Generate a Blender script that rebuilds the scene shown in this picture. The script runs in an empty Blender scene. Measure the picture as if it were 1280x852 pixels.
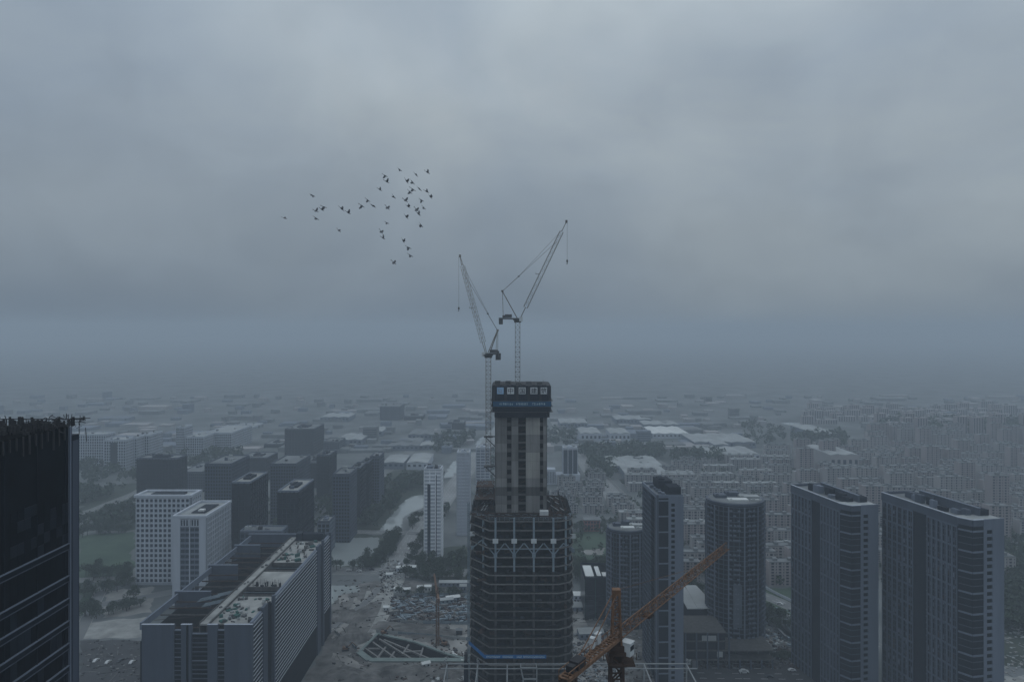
import bpy, bmesh, math, random
from mathutils import Vector, Matrix
from mathutils.geometry import tessellate_polygon
random.seed(7)
S = bpy.context.scene
C = S.collection
R = math.radians
F = 853.333            # focal length in photo pixels
HZ = 411.0             # horizon row
H = 200.0              # camera height

# ------------------------------------------------------------------ camera
cam = bpy.data.cameras.new('camera'); cam.lens = 24; cam.sensor_width = 36
cam.shift_y = -15/1280; cam.clip_start = 0.5; cam.clip_end = 60000
co = bpy.data.objects.new('camera', cam); C.objects.link(co)
co.location = (0, 0, H); co.rotation_euler = (R(90), 0, 0); S.camera = co

# ------------------------------------------------------------------ world
SUN_EL, SUN_AZ = R(58), R(20)
W = bpy.data.worlds.new('World'); S.world = W; W.use_nodes = True
nt = W.node_tree; nt.nodes.clear()
def N(t, **k):
    n = nt.nodes.new(t)
    for a, b in k.items(): setattr(n, a, b)
    return n
L = nt.links.new
out = N('ShaderNodeOutputWorld'); bg = N('ShaderNodeBackground'); bg.inputs[1].default_value = 0.1
sky = N('ShaderNodeTexSky', sky_type='NISHITA'); sky.sun_disc = False
sky.sun_elevation = SUN_EL; sky.sun_rotation = SUN_AZ
tc = N('ShaderNodeTexCoord')
mp = N('ShaderNodeMapping'); mp.inputs['Scale'].default_value = (1, 1, 1.5); mp.inputs['Location'].default_value = (3.1, 0.2, 0.35)
nz = N('ShaderNodeTexNoise'); nz.inputs['Scale'].default_value = 1.7; nz.inputs['Detail'].default_value = 6; nz.inputs['Roughness'].default_value = 0.47
nz.inputs['Distortion'].default_value = 0.35
rmp = N('ShaderNodeValToRGB')
CL = 10.0
rmp.color_ramp.elements[0].position = 0.30; rmp.color_ramp.elements[0].color = (0.50, 0.62, 0.76, 1)
rmp.color_ramp.elements[1].position = 0.72; rmp.color_ramp.elements[1].color = (0.87, 0.985, 1.05, 1)
sx = N('ShaderNodeSeparateXYZ')
mr = N('ShaderNodeMapRange'); mr.inputs[1].default_value = -0.05; mr.inputs[2].default_value = 0.75
mr.inputs[3].default_value = 0.62; mr.inputs[4].default_value = 2.05
ml = N('ShaderNodeVectorMath', operation='SCALE')
ml2 = N('ShaderNodeVectorMath', operation='SCALE'); ml2.inputs['Scale'].default_value = CL
mx = N('ShaderNodeMix', data_type='RGBA'); mx.inputs[0].default_value = 0.985
L(tc.outputs['Generated'], mp.inputs[0]); L(mp.outputs[0], nz.inputs['Vector']); L(nz.outputs[0], rmp.inputs[0])
L(tc.outputs['Generated'], sx.inputs[0]); L(sx.outputs[2], mr.inputs[0])
nz2 = N('ShaderNodeTexNoise'); nz2.inputs['Scale'].default_value = 6.5; nz2.inputs['Detail'].default_value = 5; nz2.inputs['Roughness'].default_value = 0.5; nz2.inputs['Distortion'].default_value = 0.6
mr2 = N('ShaderNodeMapRange'); mr2.inputs[1].default_value = 0.3; mr2.inputs[2].default_value = 0.7; mr2.inputs[3].default_value = 0.95; mr2.inputs[4].default_value = 1.05
ml0 = N('ShaderNodeVectorMath', operation='SCALE'); L(mp.outputs[0], nz2.inputs['Vector']); L(nz2.outputs[0], mr2.inputs[0]); L(mr2.outputs[0], ml0.inputs['Scale']); L(rmp.outputs[0], ml0.inputs[0])
mr3 = N('ShaderNodeMapRange'); mr3.inputs[1].default_value = 0.0; mr3.inputs[2].default_value = 0.28
mt_ = N('ShaderNodeMix', data_type='RGBA', blend_type='MIX'); mt_.inputs[6].default_value = (0.96, 1.0, 1.05, 1); mt_.inputs[7].default_value = (1, 1, 1, 1)
vm_ = N('ShaderNodeVectorMath', operation='MULTIPLY'); L(sx.outputs[2], mr3.inputs[0]); L(mr3.outputs[0], mt_.inputs[0])
L(ml0.outputs[0], vm_.inputs[0]); L(mt_.outputs[2], vm_.inputs[1]); L(vm_.outputs[0], ml.inputs[0]); L(mr.outputs[0], ml.inputs['Scale']); L(ml.outputs[0], ml2.inputs[0])
L(sky.outputs[0], mx.inputs[6]); L(ml2.outputs[0], mx.inputs[7]); L(mx.outputs[2], bg.inputs[0]); L(bg.outputs[0], out.inputs[0])

sl = bpy.data.lights.new('sun', 'SUN'); sl.energy = 0.5; sl.angle = R(40); sl.color = (1, 0.96, 0.9)
so = bpy.data.objects.new('sun', sl); C.objects.link(so)
sd = Vector((math.sin(SUN_AZ)*math.cos(SUN_EL), math.cos(SUN_AZ)*math.cos(SUN_EL), math.sin(SUN_EL)))
so.rotation_euler = sd.to_track_quat('Z', 'Y').to_euler(); so.location = (0, 0, 400)

S.view_settings.view_transform = 'Standard'; S.view_settings.look = 'None'
S.view_settings.exposure = -1.3; S.view_settings.gamma = 1.0
S.render.engine = 'CYCLES'
cy = S.cycles; cy.max_bounces = 4; cy.diffuse_bounces = 2; cy.glossy_bounces = 2; cy.volume_bounces = 2
cy.use_denoising = True; cy.volume_max_steps = 64; cy.caustics_reflective = False; cy.caustics_refractive = False
HAZE = 0.0004

# ------------------------------------------------------------------ materials
M = {}
def mat(name, col, rough=0.85, var=0.25, scale=0.15, metal=0.0, streak=False, col2=None, bump=0.0, spec=0.3):
    m = bpy.data.materials.new(name); m.use_nodes = True; t = m.node_tree; b = t.nodes['Principled BSDF']
    b.inputs['Roughness'].default_value = rough; b.inputs['Metallic'].default_value = metal
    b.inputs['Specular IOR Level'].default_value = spec
    g = t.nodes.new('ShaderNodeNewGeometry'); mp = t.nodes.new('ShaderNodeMapping')
    mp.inputs['Scale'].default_value = (scale*4, scale*4, scale*0.35) if streak else (scale,)*3
    n = t.nodes.new('ShaderNodeTexNoise'); n.inputs['Scale'].default_value = 1; n.inputs['Detail'].default_value = 6
    n.inputs['Roughness'].default_value = 0.6
    r = t.nodes.new('ShaderNodeValToRGB'); r.color_ramp.elements[0].position = 0.3; r.color_ramp.elements[1].position = 0.7
    c2 = col2 or tuple(min(1, c*(1+var)) for c in col)
    c1 = tuple(c*(1-var) for c in col) if col2 is None else col
    r.color_ramp.elements[0].color = (*c1, 1); r.color_ramp.elements[1].color = (*c2, 1)
    t.links.new(g.outputs['Position'], mp.inputs[0]); t.links.new(mp.outputs[0], n.inputs['Vector'])
    t.links.new(n.outputs[0], r.inputs[0]); t.links.new(r.outputs[0], b.inputs['Base Color'])
    if bump:
        bp = t.nodes.new('ShaderNodeBump'); bp.inputs['Strength'].default_value = bump; bp.inputs['Distance'].default_value = 0.1
        t.links.new(n.outputs[0], bp.inputs['Height']); t.links.new(bp.outputs[0], b.inputs['Normal'])
    M[name] = m; return m
mat('concrete', (0.15, 0.146, 0.142), 0.9, 0.3, 0.12, streak=True, bump=0.3)
mat('concrete_dark', (0.085, 0.082, 0.08), 0.9, 0.35, 0.12, streak=True, bump=0.3)
mat('concrete_pale', (0.21, 0.205, 0.2), 0.9, 0.25, 0.12, streak=True, bump=0.3)
mat('concrete_warm', (0.30, 0.29, 0.27), 0.9, 0.25, 0.12, streak=True, bump=0.3)
mat('concrete_deck', (0.30, 0.30, 0.29), 0.9, 0.35, 0.12)
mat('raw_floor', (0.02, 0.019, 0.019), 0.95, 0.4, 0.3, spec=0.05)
mat('stone_bright', (0.78, 0.80, 0.84), 0.7, 0.1, 0.06, streak=True)
mat('stone_white', (0.46, 0.49, 0.55), 0.7, 0.1, 0.06, streak=True)
mat('stone_grey', (0.15, 0.175, 0.225), 0.7, 0.14, 0.06, streak=True)
mat('stone_slate', (0.066, 0.081, 0.113), 0.6, 0.15, 0.06, streak=True)
mat('frame_dark', (0.014, 0.019, 0.030), 0.7, 0.2, 0.1, spec=0.1)
mat('trim_slate', (0.105, 0.127, 0.168), 0.7, 0.15, 0.06, streak=True)
mat('louver', (0.11, 0.13, 0.16), 0.5, 0.2, 0.1)
mat('glass_dark', (0.008, 0.012, 0.020), 0.3, 0.4, 0.25, spec=0.16)
mat('pane_sheen', (0.012, 0.016, 0.024), 0.25, 0.4, 0.25, spec=0.3)
mat('glass_blue', (0.022, 0.034, 0.055), 0.25, 0.35, 0.2, spec=0.32)
mat('glass_black', (0.005, 0.007, 0.011), 0.6, 0.4, 0.25, spec=0.04)
mat('void', (0.006, 0.006, 0.007), 0.95, 0.3, 0.2, spec=0.0)
mat('steel_blue', (0.20, 0.25, 0.29), 0.6, 0.2, 0.3)
mat('steel_white', (0.24, 0.255, 0.265), 0.5, 0.12, 0.3)
mat('steel_dark', (0.03, 0.03, 0.034), 0.8, 0.3, 0.3)
mat('crane_cream', (0.22, 0.20, 0.175), 0.6, 0.25, 0.4)
mat('mast_brown', (0.13, 0.115, 0.105), 0.7, 0.25, 0.4)
mat('crane_grey', (0.07, 0.072, 0.075), 0.6, 0.3, 0.4)
mat('crane_orange', (0.165, 0.09, 0.052), 0.7, 0.45, 0.9)
mat('rust', (0.055, 0.033, 0.024), 0.85, 0.4, 0.5)
mat('plate_white', (0.55, 0.57, 0.58), 0.6, 0.12, 0.5)
mat('net_dark', (0.018, 0.022, 0.032), 0.9, 0.3, 0.8, spec=0.05)
mat('net_green', (0.03, 0.10, 0.09), 0.9, 0.3, 0.8)
mat('banner_blue', (0.008, 0.115, 0.32), 0.7, 0.15, 0.4)
mat('banner_ink', (0.55, 0.66, 0.68), 0.7, 0.05, 0.4)
mat('sign_white', (0.62, 0.64, 0.66), 0.6, 0.05, 0.4)
mat('sign_blue', (0.30, 0.46, 0.66), 0.6, 0.05, 0.4)
mat('ink', (0.03, 0.03, 0.04), 0.8, 0.1, 0.4)
mat('ground', (0.05, 0.06, 0.06), 0.95, 0.3, 0.014, col2=(0.20, 0.21, 0.215))
mat('dirt', (0.05, 0.049, 0.048), 0.95, 0.3, 0.09, col2=(0.215, 0.208, 0.20))
mat('dirt_pale', (0.17, 0.165, 0.158), 0.95, 0.3, 0.07, col2=(0.36, 0.35, 0.335))
mat('grass', (0.030, 0.052, 0.034), 0.95, 0.3, 0.03, col2=(0.075, 0.115, 0.075))
mat('scrub', (0.025, 0.036, 0.028), 0.95, 0.3, 0.03, col2=(0.065, 0.075, 0.058))
mat('asphalt', (0.055, 0.056, 0.06), 0.9, 0.2, 0.1)
mat('road_pale', (0.16, 0.165, 0.168), 0.9, 0.22, 0.04)
mat('road_light', (0.25, 0.255, 0.26), 0.9, 0.2, 0.03)
mat('kerb', (0.30, 0.30, 0.29), 0.9, 0.15, 0.2)
mat('paint', (0.7, 0.7, 0.68), 0.8, 0.1, 0.3)
mat('cap_beam', (0.19, 0.235, 0.225), 0.85, 0.2, 0.2)
mat('roof_pale', (0.33, 0.345, 0.35), 0.7, 0.25, 0.05)
mat('roof_grey', (0.17, 0.18, 0.19), 0.85, 0.3, 0.06)
mat('roof_white', (0.68, 0.69, 0.68), 0.7, 0.15, 0.05)
mat('apt_wall', (0.27, 0.27, 0.285), 0.85, 0.18, 0.012, col2=(0.42, 0.39, 0.385))
mat('apt_pink', (0.31, 0.275, 0.28), 0.85, 0.15, 0.02)
mat('brick_red', (0.23, 0.10, 0.085), 0.85, 0.2, 0.1)
mat('leaf', (0.018, 0.032, 0.020), 0.9, 0.4, 0.2, col2=(0.055, 0.078, 0.045))
mat('bark', (0.05, 0.042, 0.035), 0.95, 0.3, 1)
mat('car_white', (0.6, 0.61, 0.62), 0.3, 0.03, 1)
mat('car_dark', (0.05, 0.055, 0.065), 0.3, 0.05, 1)
mat('tyre', (0.02, 0.02, 0.02), 0.9, 0.1, 1)
mat('feather', (0.13, 0.14, 0.155), 0.8, 0.3, 8)
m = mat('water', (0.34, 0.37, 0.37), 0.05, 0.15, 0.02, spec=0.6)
def rough_water(m):
    t = m.node_tree; b = t.nodes['Principled BSDF']; g = t.nodes.new('ShaderNodeNewGeometry')
    n = t.nodes.new('ShaderNodeTexNoise'); n.inputs['Scale'].default_value = 0.8; n.inputs['Detail'].default_value = 3
    bp = t.nodes.new('ShaderNodeBump'); bp.inputs['Strength'].default_value = 0.1; bp.inputs['Distance'].default_value = 0.1
    t.links.new(g.outputs['Position'], n.inputs['Vector']); t.links.new(n.outputs[0], bp.inputs['Height']); t.links.new(bp.outputs[0], b.inputs['Normal'])
rough_water(m)

# ------------------------------------------------------------------ helpers
def P(px, py, d): return Vector(((px-640)/F*d, d, H-(py-HZ)/F*d))
def G(px, py):
    d = F*H/(py-HZ); return Vector(((px-640)/F*d, d, 0))
def X(px, d): return (px-640)/F*d
def Z(py, d): return H-(py-HZ)/F*d

class MB:
    def __init__(s): s.v = []; s.f = []; s.m = []; s.mats = []
    def mi(s, mt):
        if mt is None: return 0
        if mt not in s.mats: s.mats.append(mt)
        return s.mats.index(mt)
    def add(s, vs, fs, mt=None):
        b = len(s.v); s.v += [tuple(v) for v in vs]; k = s.mi(mt)
        for f in fs: s.f.append(tuple(b+i for i in f)); s.m.append(k)
        return s
    def hexa(s, p, mt=None):
        return s.add(p, [(0,3,2,1),(4,5,6,7),(0,1,5,4),(1,2,6,5),(2,3,7,6),(3,0,4,7)], mt)
    def box(s, x0, x1, y0, y1, z0, z1, mt=None):
        return s.hexa([(x0,y0,z0),(x1,y0,z0),(x1,y1,z0),(x0,y1,z0),(x0,y0,z1),(x1,y0,z1),(x1,y1,z1),(x0,y1,z1)], mt)
    def cbox(s, c, sx, sy, sz, rz=0, mt=None):
        cs, sn = math.cos(rz), math.sin(rz); p = []
        for z in (0, sz):
            for x, y in ((-sx/2,-sy/2),(sx/2,-sy/2),(sx/2,sy/2),(-sx/2,sy/2)):
                p.append((c[0]+x*cs-y*sn, c[1]+x*sn+y*cs, c[2]+z))
        return s.hexa(p, mt)
    def beam(s, a, b, w, h=None, mt=None):
        a = Vector(a); b = Vector(b); h = h or w; d = (b-a)
        if d.length < 1e-6: return s
        d.normalize(); up = Vector((0,0,1)) if abs(d.z) < 0.95 else Vector((0,1,0))
        u = d.cross(up).normalized()*w/2; v = u.cross(d).normalized()*h/2
        return s.hexa([a-u-v, a+u-v, a+u+v, a-u+v, b-u-v, b+u-v, b+u+v, b-u+v], mt)
    def prism(s, poly, z0, z1, mt=None):
        n = len(poly); vs = [(x,y,z0) for x,y in poly]+[(x,y,z1) for x,y in poly]
        return s.add(vs, [tuple(reversed(range(n))), tuple(range(n,2*n))]+[(i,(i+1)%n,n+(i+1)%n,n+i) for i in range(n)], mt)
    def sheet(s, poly, z, mt=None):
        return s.add([(p[0],p[1],z) for p in poly], [tuple(range(len(poly)))], mt)
    def mesh(s, name, mt=None):
        me = bpy.data.meshes.new(name); me.from_pydata(s.v, [], s.f)
        mats = s.mats if s.mats else [mt or 'ground']
        for k in mats: me.materials.append(M[k])
        if len(mats) > 1: me.polygons.foreach_set('material_index', s.m)
        me.update(); return me
    def build(s, name, mt=None, parent=None, kind=None):
        return link(name, s.mesh(name, mt), parent, kind)
def link(name, me, parent=None, kind=None):
    o = bpy.data.objects.new(name, me); C.objects.link(o)
    if parent is not None: o.parent = parent
    if kind: o['kind'] = kind
    return o
def tag(o, label, cat, group=None):
    o['label'] = label; o['category'] = cat
    if group: o['group'] = group
    return o
def thing(name, label, cat, loc=(0,0,0), rz=0, group=None):
    o = bpy.data.objects.new(name, None); C.objects.link(o); o.location = loc; o.rotation_euler = (0,0,rz)
    o.empty_display_size = 1
    return tag(o, label, cat, group)
def copy_tree(o, parent=None):
    c = o.copy(); C.objects.link(c); c.parent = parent
    for ch in list(o.children): copy_tree(ch, c)
    return c
CUBES = {}
def cube(mt):
    if mt not in CUBES:
        CUBES[mt] = MB().box(-.5,.5,-.5,.5,-.5,.5).mesh('piece', mt)
    return CUBES[mt]
def piece(name, mt, parent, x0, x1, y0, y1, z0, z1):
    o = link(name, cube(mt), parent); o.location = ((x0+x1)/2, (y0+y1)/2, (z0+z1)/2)
    o.scale = (abs(x1-x0), abs(y1-y0), abs(z1-z0)); return o
def bar(name, mt, parent, a, b, w, h=None):
    return MB().beam(a, b, w, h).build(name, mt, parent)
class Face:
    """a facade line in a thing's local plane: origin, direction u, outward normal n"""
    def __init__(s, p0, p1):
        s.o = Vector((*p0, 0)); d = Vector((*p1, 0))-s.o; s.len = d.length; s.u = d.normalized(); s.n = Vector((s.u.y, -s.u.x, 0))
        s.a = math.atan2(s.u.y, s.u.x)
    def piece(s, name, mt, parent, s0, s1, z0, z1, d0, d1):
        c = s.o+s.u*(s0+s1)/2+s.n*(d0+d1)/2; o = link(name, cube(mt), parent)
        o.location = (c.x, c.y, (z0+z1)/2); o.rotation_euler = (0,0,s.a); o.scale = (s1-s0, d1-d0, z1-z0); return o
    def mb(s, mb, s0, s1, z0, z1, d0, d1, mt=None):
        q = [s.o+s.u*a+s.n*b for a, b in ((s0,d1),(s1,d1),(s1,d0),(s0,d0))]
        return mb.hexa([(p.x,p.y,z) for z in (z0,z1) for p in q], mt)
def lattice(mb, a, b, w0, w1, n, r, tri=False, mt=None, up=None):
    a = Vector(a); b = Vector(b); d = (b-a).normalized()
    up = Vector(up) if up else (Vector((0,0,1)) if abs(d.z) < 0.95 else Vector((0,1,0)))
    u = d.cross(up).normalized(); v = u.cross(d).normalized()
    cs = [(-1,-1),(1,-1),(0,1)] if tri else [(-1,-1),(1,-1),(1,1),(-1,1)]
    def pt(k, i):
        t = i/n; w = (w0+(w1-w0)*t)/2; return a+(b-a)*t+u*cs[k][0]*w+v*cs[k][1]*w
    K = len(cs)
    for k in range(K):
        mb.beam(pt(k,0), pt(k,n), r*1.9, mt=mt)
        for i in range(n):
            k2 = (k+1)%K
            if i % 2: mb.beam(pt(k,i), pt(k2,i+1), r, mt=mt)
            else: mb.beam(pt(k2,i), pt(k,i+1), r, mt=mt)
            mb.beam(pt(k,i), pt(k2,i), r, mt=mt)
    return mb
def struct(name, mb, mt=None):
    o = mb.build(name, mt); o['kind'] = 'structure'; return o

# ------------------------------------------------------------------ ground with the open excavation
PIT = [G(472,792), G(449,815), G(462,825), G(588,825), G(560,818), G(520,803)]
pit2 = [(p.x, p.y) for p in PIT]
outer = [(-9000,-500),(9000,-500),(9000,14000),(-9000,14000)]
tris = tessellate_polygon([[Vector((*p,0)) for p in outer], [Vector((*p,0)) for p in pit2]])
allp = outer+pit2
g = MB(); g.add([(x,y,0) for x,y in allp], [tuple(t) for t in tris])
gm = g.mesh('ground', 'ground')
bm = bmesh.new(); bm.from_mesh(gm); 
for f in bm.faces:
    if f.normal.z < 0: f.normal_flip()
bm.to_mesh(gm); bm.free()
link('ground', gm)['kind'] = 'structure'
g = MB(); n = len(pit2)
g.add([(x,y,-6) for x,y in pit2]+[(x,y,0) for x,y in pit2], [tuple(range(n))]+[(i,(i+1)%n,n+(i+1)%n,n+i) for i in range(n)])
struct('excavation', g, 'raw_floor')

def patch(name, pts, mt, z, jag=0, hole=False):
    q = [G(*p) for p in pts]
    if jag:
        r = []
        for i, a in enumerate(q):
            b = q[(i+1)%len(q)]; k = max(2, int((b-a).length/jag/2.2))
            for j in range(k):
                p = a.lerp(b, j/k)
                if j: p = p+Vector((random.uniform(-jag,jag), random.uniform(-jag,jag), 0))
                r.append(p)
        q = r
    if hole:
        A_ = [(p.x,p.y) for p in q]; tr = tessellate_polygon([[Vector((*p,0)) for p in A_], [Vector((*p,0)) for p in pit2]])
        al = A_+pit2; m = MB()
        for t in tr:
            a, b, c = [Vector(al[i]) for i in t]; cr = (b-a).cross(c-a); m.add([(*al[i],z) for i in (t if cr > 0 else t[::-1])], [(0,1,2)])
        return struct(name, m, mt)
    return struct(name, MB().sheet([(p.x,p.y) for p in q], z), mt)
def strip(pts, w, mt, z, name, wid=None):
    q = [Vector((p[0],p[1],0)) for p in pts]; m = MB(); l = []; r = []
    for i, p in enumerate(q):
        d = (q[min(i+1,len(q)-1)]-q[max(i-1,0)]).normalized(); nn = Vector((-d.y,d.x,0)); ww = (wid[i] if wid else w)/2
        l.append(p+nn*ww); r.append(p-nn*ww)
    for i in range(len(q)-1): m.add([(*l[i].xy,z),(*r[i].xy,z),(*r[i+1].xy,z),(*l[i+1].xy,z)], [(0,1,2,3)])
    return m, l, r
def road(name, pts, w, mt='road_pale', z=0.03, wid=None, lanes=3):
    m, l, r = strip(pts, w, mt, z, name, wid); o = struct(name, m, mt)
    k = MB()
    for side in (l, r):
        for i in range(len(side)-1): k.beam(side[i]+Vector((0,0,.06)), side[i+1]+Vector((0,0,.06)), .35, .14)
    kb = k.build('kerb', 'kerb', o)
    if lanes:
        d = MB(); q = [Vector((p[0],p[1],0)) for p in pts]
        for i in range(len(q)-1):
            a, b = q[i], q[i+1]; dr = (b-a).normalized(); nn = Vector((-dr.y,dr.x,0)); ln = (b-a).length
            for j in range(1, lanes):
                off = (j/lanes-.5)*(wid[i] if wid else w); t = 0
                while t < ln-4:
                    p = a+dr*t+nn*off; e = p+dr*4
                    d.add([(p+nn*.12).to_tuple(), (p-nn*.12).to_tuple(), (e-nn*.12).to_tuple(), (e+nn*.12).to_tuple()], [(0,1,2,3)]); t += 10
        dm = d.build('lane_marking', 'paint', o, 'stuff'); dm.location.z = z+.01
    return o

# dirt, grass, water, tarmac sheets
patch('dirt', [(405,745),(470,725),(600,728),(760,770),(800,835),(760,960),(300,960),(395,830)], 'dirt', .004, 3, True)
patch('dirt_site', [(716,770),(745,775),(1010,790),(1010,960),(716,960)], 'dirt', .006, 3)
patch('grass', [(97,668),(166,664),(170,722),(97,730)], 'grass', .010, 4)
patch('grass_field', [(712,666),(772,660),(776,706),(714,712)], 'grass', .010, 4)
patch('grass_verge', [(940,732),(1000,735),(1010,775),(950,758)], 'grass', .010, 3)
patch('grass_park', [(1240,675),(1330,690),(1380,850),(1245,830)], 'scrub', .010, 4)
patch('scrub_bank', [(330,668),(480,668),(478,712),(330,712)], 'scrub', .010, 4)
patch('scrub_bank_far', [(415,600),(520,585),(545,612),(500,640),(470,664),(405,664)], 'scrub', .012, 6)
patch('scrub_west', [(97,612),(200,600),(200,660),(97,665)], 'scrub', .010, 6)
patch('scrub_east_bank', [(498,690),(600,680),(600,730),(505,722)], 'scrub', .010, 4)
patch('scrub_strip', [(500,738),(592,736),(592,752),(498,750)], 'scrub', .016, 2)
patch('pale_yard', [(560,775),(600,770),(600,824),(565,815)], 'dirt_pale', .016, 2)
patch('pale_verge', [(468,786),(500,794),(560,810),(600,813),(600,823),(594,823),(562,816.5),(520,801.5),(474,790)], 'dirt_pale', .020, 1)
patch('haul_track', [(416,815),(440,822),(470,842),(462,845),(430,828),(414,821)], 'dirt_pale', .020, 1)
patch('haul_track_west', [(445,745),(452,752),(436,780),(416,800),(414,796),(430,775)], 'dirt_pale', .021, 1)
patch('pale_plot', [(458,738),(482,737),(478,752),(455,752)], 'concrete_deck', .022, 1)
patch('pale_mound', [(422,744),(434,742),(436,750),(424,754)], 'dirt_pale', .022, 1)
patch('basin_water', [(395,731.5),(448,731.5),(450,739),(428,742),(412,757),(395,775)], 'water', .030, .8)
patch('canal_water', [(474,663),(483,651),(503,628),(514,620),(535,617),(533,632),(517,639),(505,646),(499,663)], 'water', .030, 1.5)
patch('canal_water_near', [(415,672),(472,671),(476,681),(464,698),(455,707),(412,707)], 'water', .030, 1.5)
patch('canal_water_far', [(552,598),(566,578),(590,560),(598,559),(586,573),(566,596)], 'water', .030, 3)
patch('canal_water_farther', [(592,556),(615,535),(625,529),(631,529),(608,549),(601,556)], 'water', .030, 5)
patch('lake_water', [(975,528),(1010,530),(1060,540),(1040,543),(1000,536)], 'water', .030, 12)
patch('pale_forecourt', [(870,845),(952,843),(962,862),(860,862)], 'concrete_deck', .026)
patch('white_yard', [(724,688),(757,684),(753,693),(734,693)], 'dirt_pale', .026, 1)
patch('site_yard', [(716,745),(733,745),(735,790),(770,800),(716,830)], 'dirt_pale', .022, 2)
patch('east_yard', [(985,828),(1010,828),(1010,860),(985,860)], 'dirt_pale', .022, 1)
patch('west_lawn', [(100,735),(128,733),(120,765),(98,770)], 'grass', .012, 2)
patch('west_plot', [(135,738),(190,732),(190,765),(128,772)], 'dirt_pale', .012, 2)
patch('west_plot_pale', [(100,778),(185,770),(185,795),(98,798)], 'concrete_deck', .012, 2)
patch('east_parking', [(1248,845),(1300,845),(1300,870),(1240,870)], 'concrete_deck', .022, 1)
patch('west_yard', [(100,800),(182,800),(182,860),(98,860)], 'asphalt', .022, 2)
patch('pale_hardstand', [(590,800),(760,796),(775,880),(600,900)], 'dirt_pale', .024, 2)

def gp(pts): return [tuple(G(*p)[:2]) for p in pts]
road('avenue', gp([(492,722),(505,695),(528,660),(558,620),(600,566),(640,518)]), 24, 'road_light', lanes=6, z=.040)
road('site_road', gp([(449,812),(470,785),(484,760),(490,738),(493,722)]), 9, 'concrete_deck', wid=[5,7,9,11,18], lanes=0, z=.044)
road('cross_road', gp([(300,713),(420,713),(500,714),(620,716)]), 17, lanes=4, z=.048)
road('bridge_road', gp([(330,663),(420,664),(500,665),(540,668)]), 11, lanes=2, z=.052)
road('diagonal_road', gp([(690,520),(718,560),(745,596),(790,645),(840,690)]), 24, 'road_light', lanes=4, z=.040)
road('west_road', gp([(60,668),(120,648),(170,626),(230,590)]), 16, lanes=4, z=.044)
road('west_road_upper', gp([(60,654),(120,636),(170,616),(215,590)]), 14, lanes=3, z=.046)
road('south_road', gp([(850,840),(925,841),(1015,842)]), 24, 'asphalt', lanes=4, z=.040)
road('east_road', gp([(940,738),(975,752),(1010,768),(1100,810)]), 12, lanes=3, z=.044)
road('park_road', gp([(1235,737),(1262,750),(1300,772),(1340,800)]), 14, lanes=3, z=.044)
road('haul_road', gp([(396,797),(428,776),(462,748),(474,734)]), 6, lanes=0, z=.050)
road('green_road', gp([(90,725),(170,722),(240,720)]), 10, lanes=2, z=.044)
for i, (a, b, w) in enumerate([((735,575),(900,740),9),((775,575),(990,720),10),((820,575),(1080,700),10),((900,570),(1290,690),11),((540,540),(470,600),14),((300,560),(240,600),12),((100,760),(240,735),10),((130,730),(95,800),8),((600,640),(640,560),14),((640,600),(690,540),10),((860,566),(1020,600),14),((1010,585),(1290,640),14),((870,600),(1000,660),12),((700,600),(760,665),10),((1100,560),(1300,590),14),((300,560),(460,540),16)]):
    road('far_road', gp([a, b]), w, lanes=0, z=.034+.003*i)

# concrete capping beam and struts of the excavation
ex = thing('excavation_bracing', 'pale concrete capping beam and struts around the triangular excavation', 'excavation bracing')
for i in range(len(PIT)):
    a = PIT[i]; b = PIT[(i+1)%len(PIT)]; w = 4.2 if i in (1,2) else 1.6
    bar('capping_beam', 'cap_beam', ex, a+Vector((0,0,.35)), b+Vector((0,0,.35)), w, .8+.01*i)
for a, b in [((466,800),(500,824)),((457,808),(480,824)),((474,796),(520,824)),((480,797),(545,824)),((452,814),(466,824)),((470,822),(482,806)),((485,824),(493,812)),((503,815),(511,803)),((460,808),(474,808)),((505,812),(527,811)),((525,818),(529,807)),((550,823),(566,815))]:
    bar('strut', 'concrete_pale', ex, G(*a)+Vector((0,0,-1.2)), G(*b)+Vector((0,0,-1.2)), 1.0, 1.0+random.random()*.05)

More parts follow.
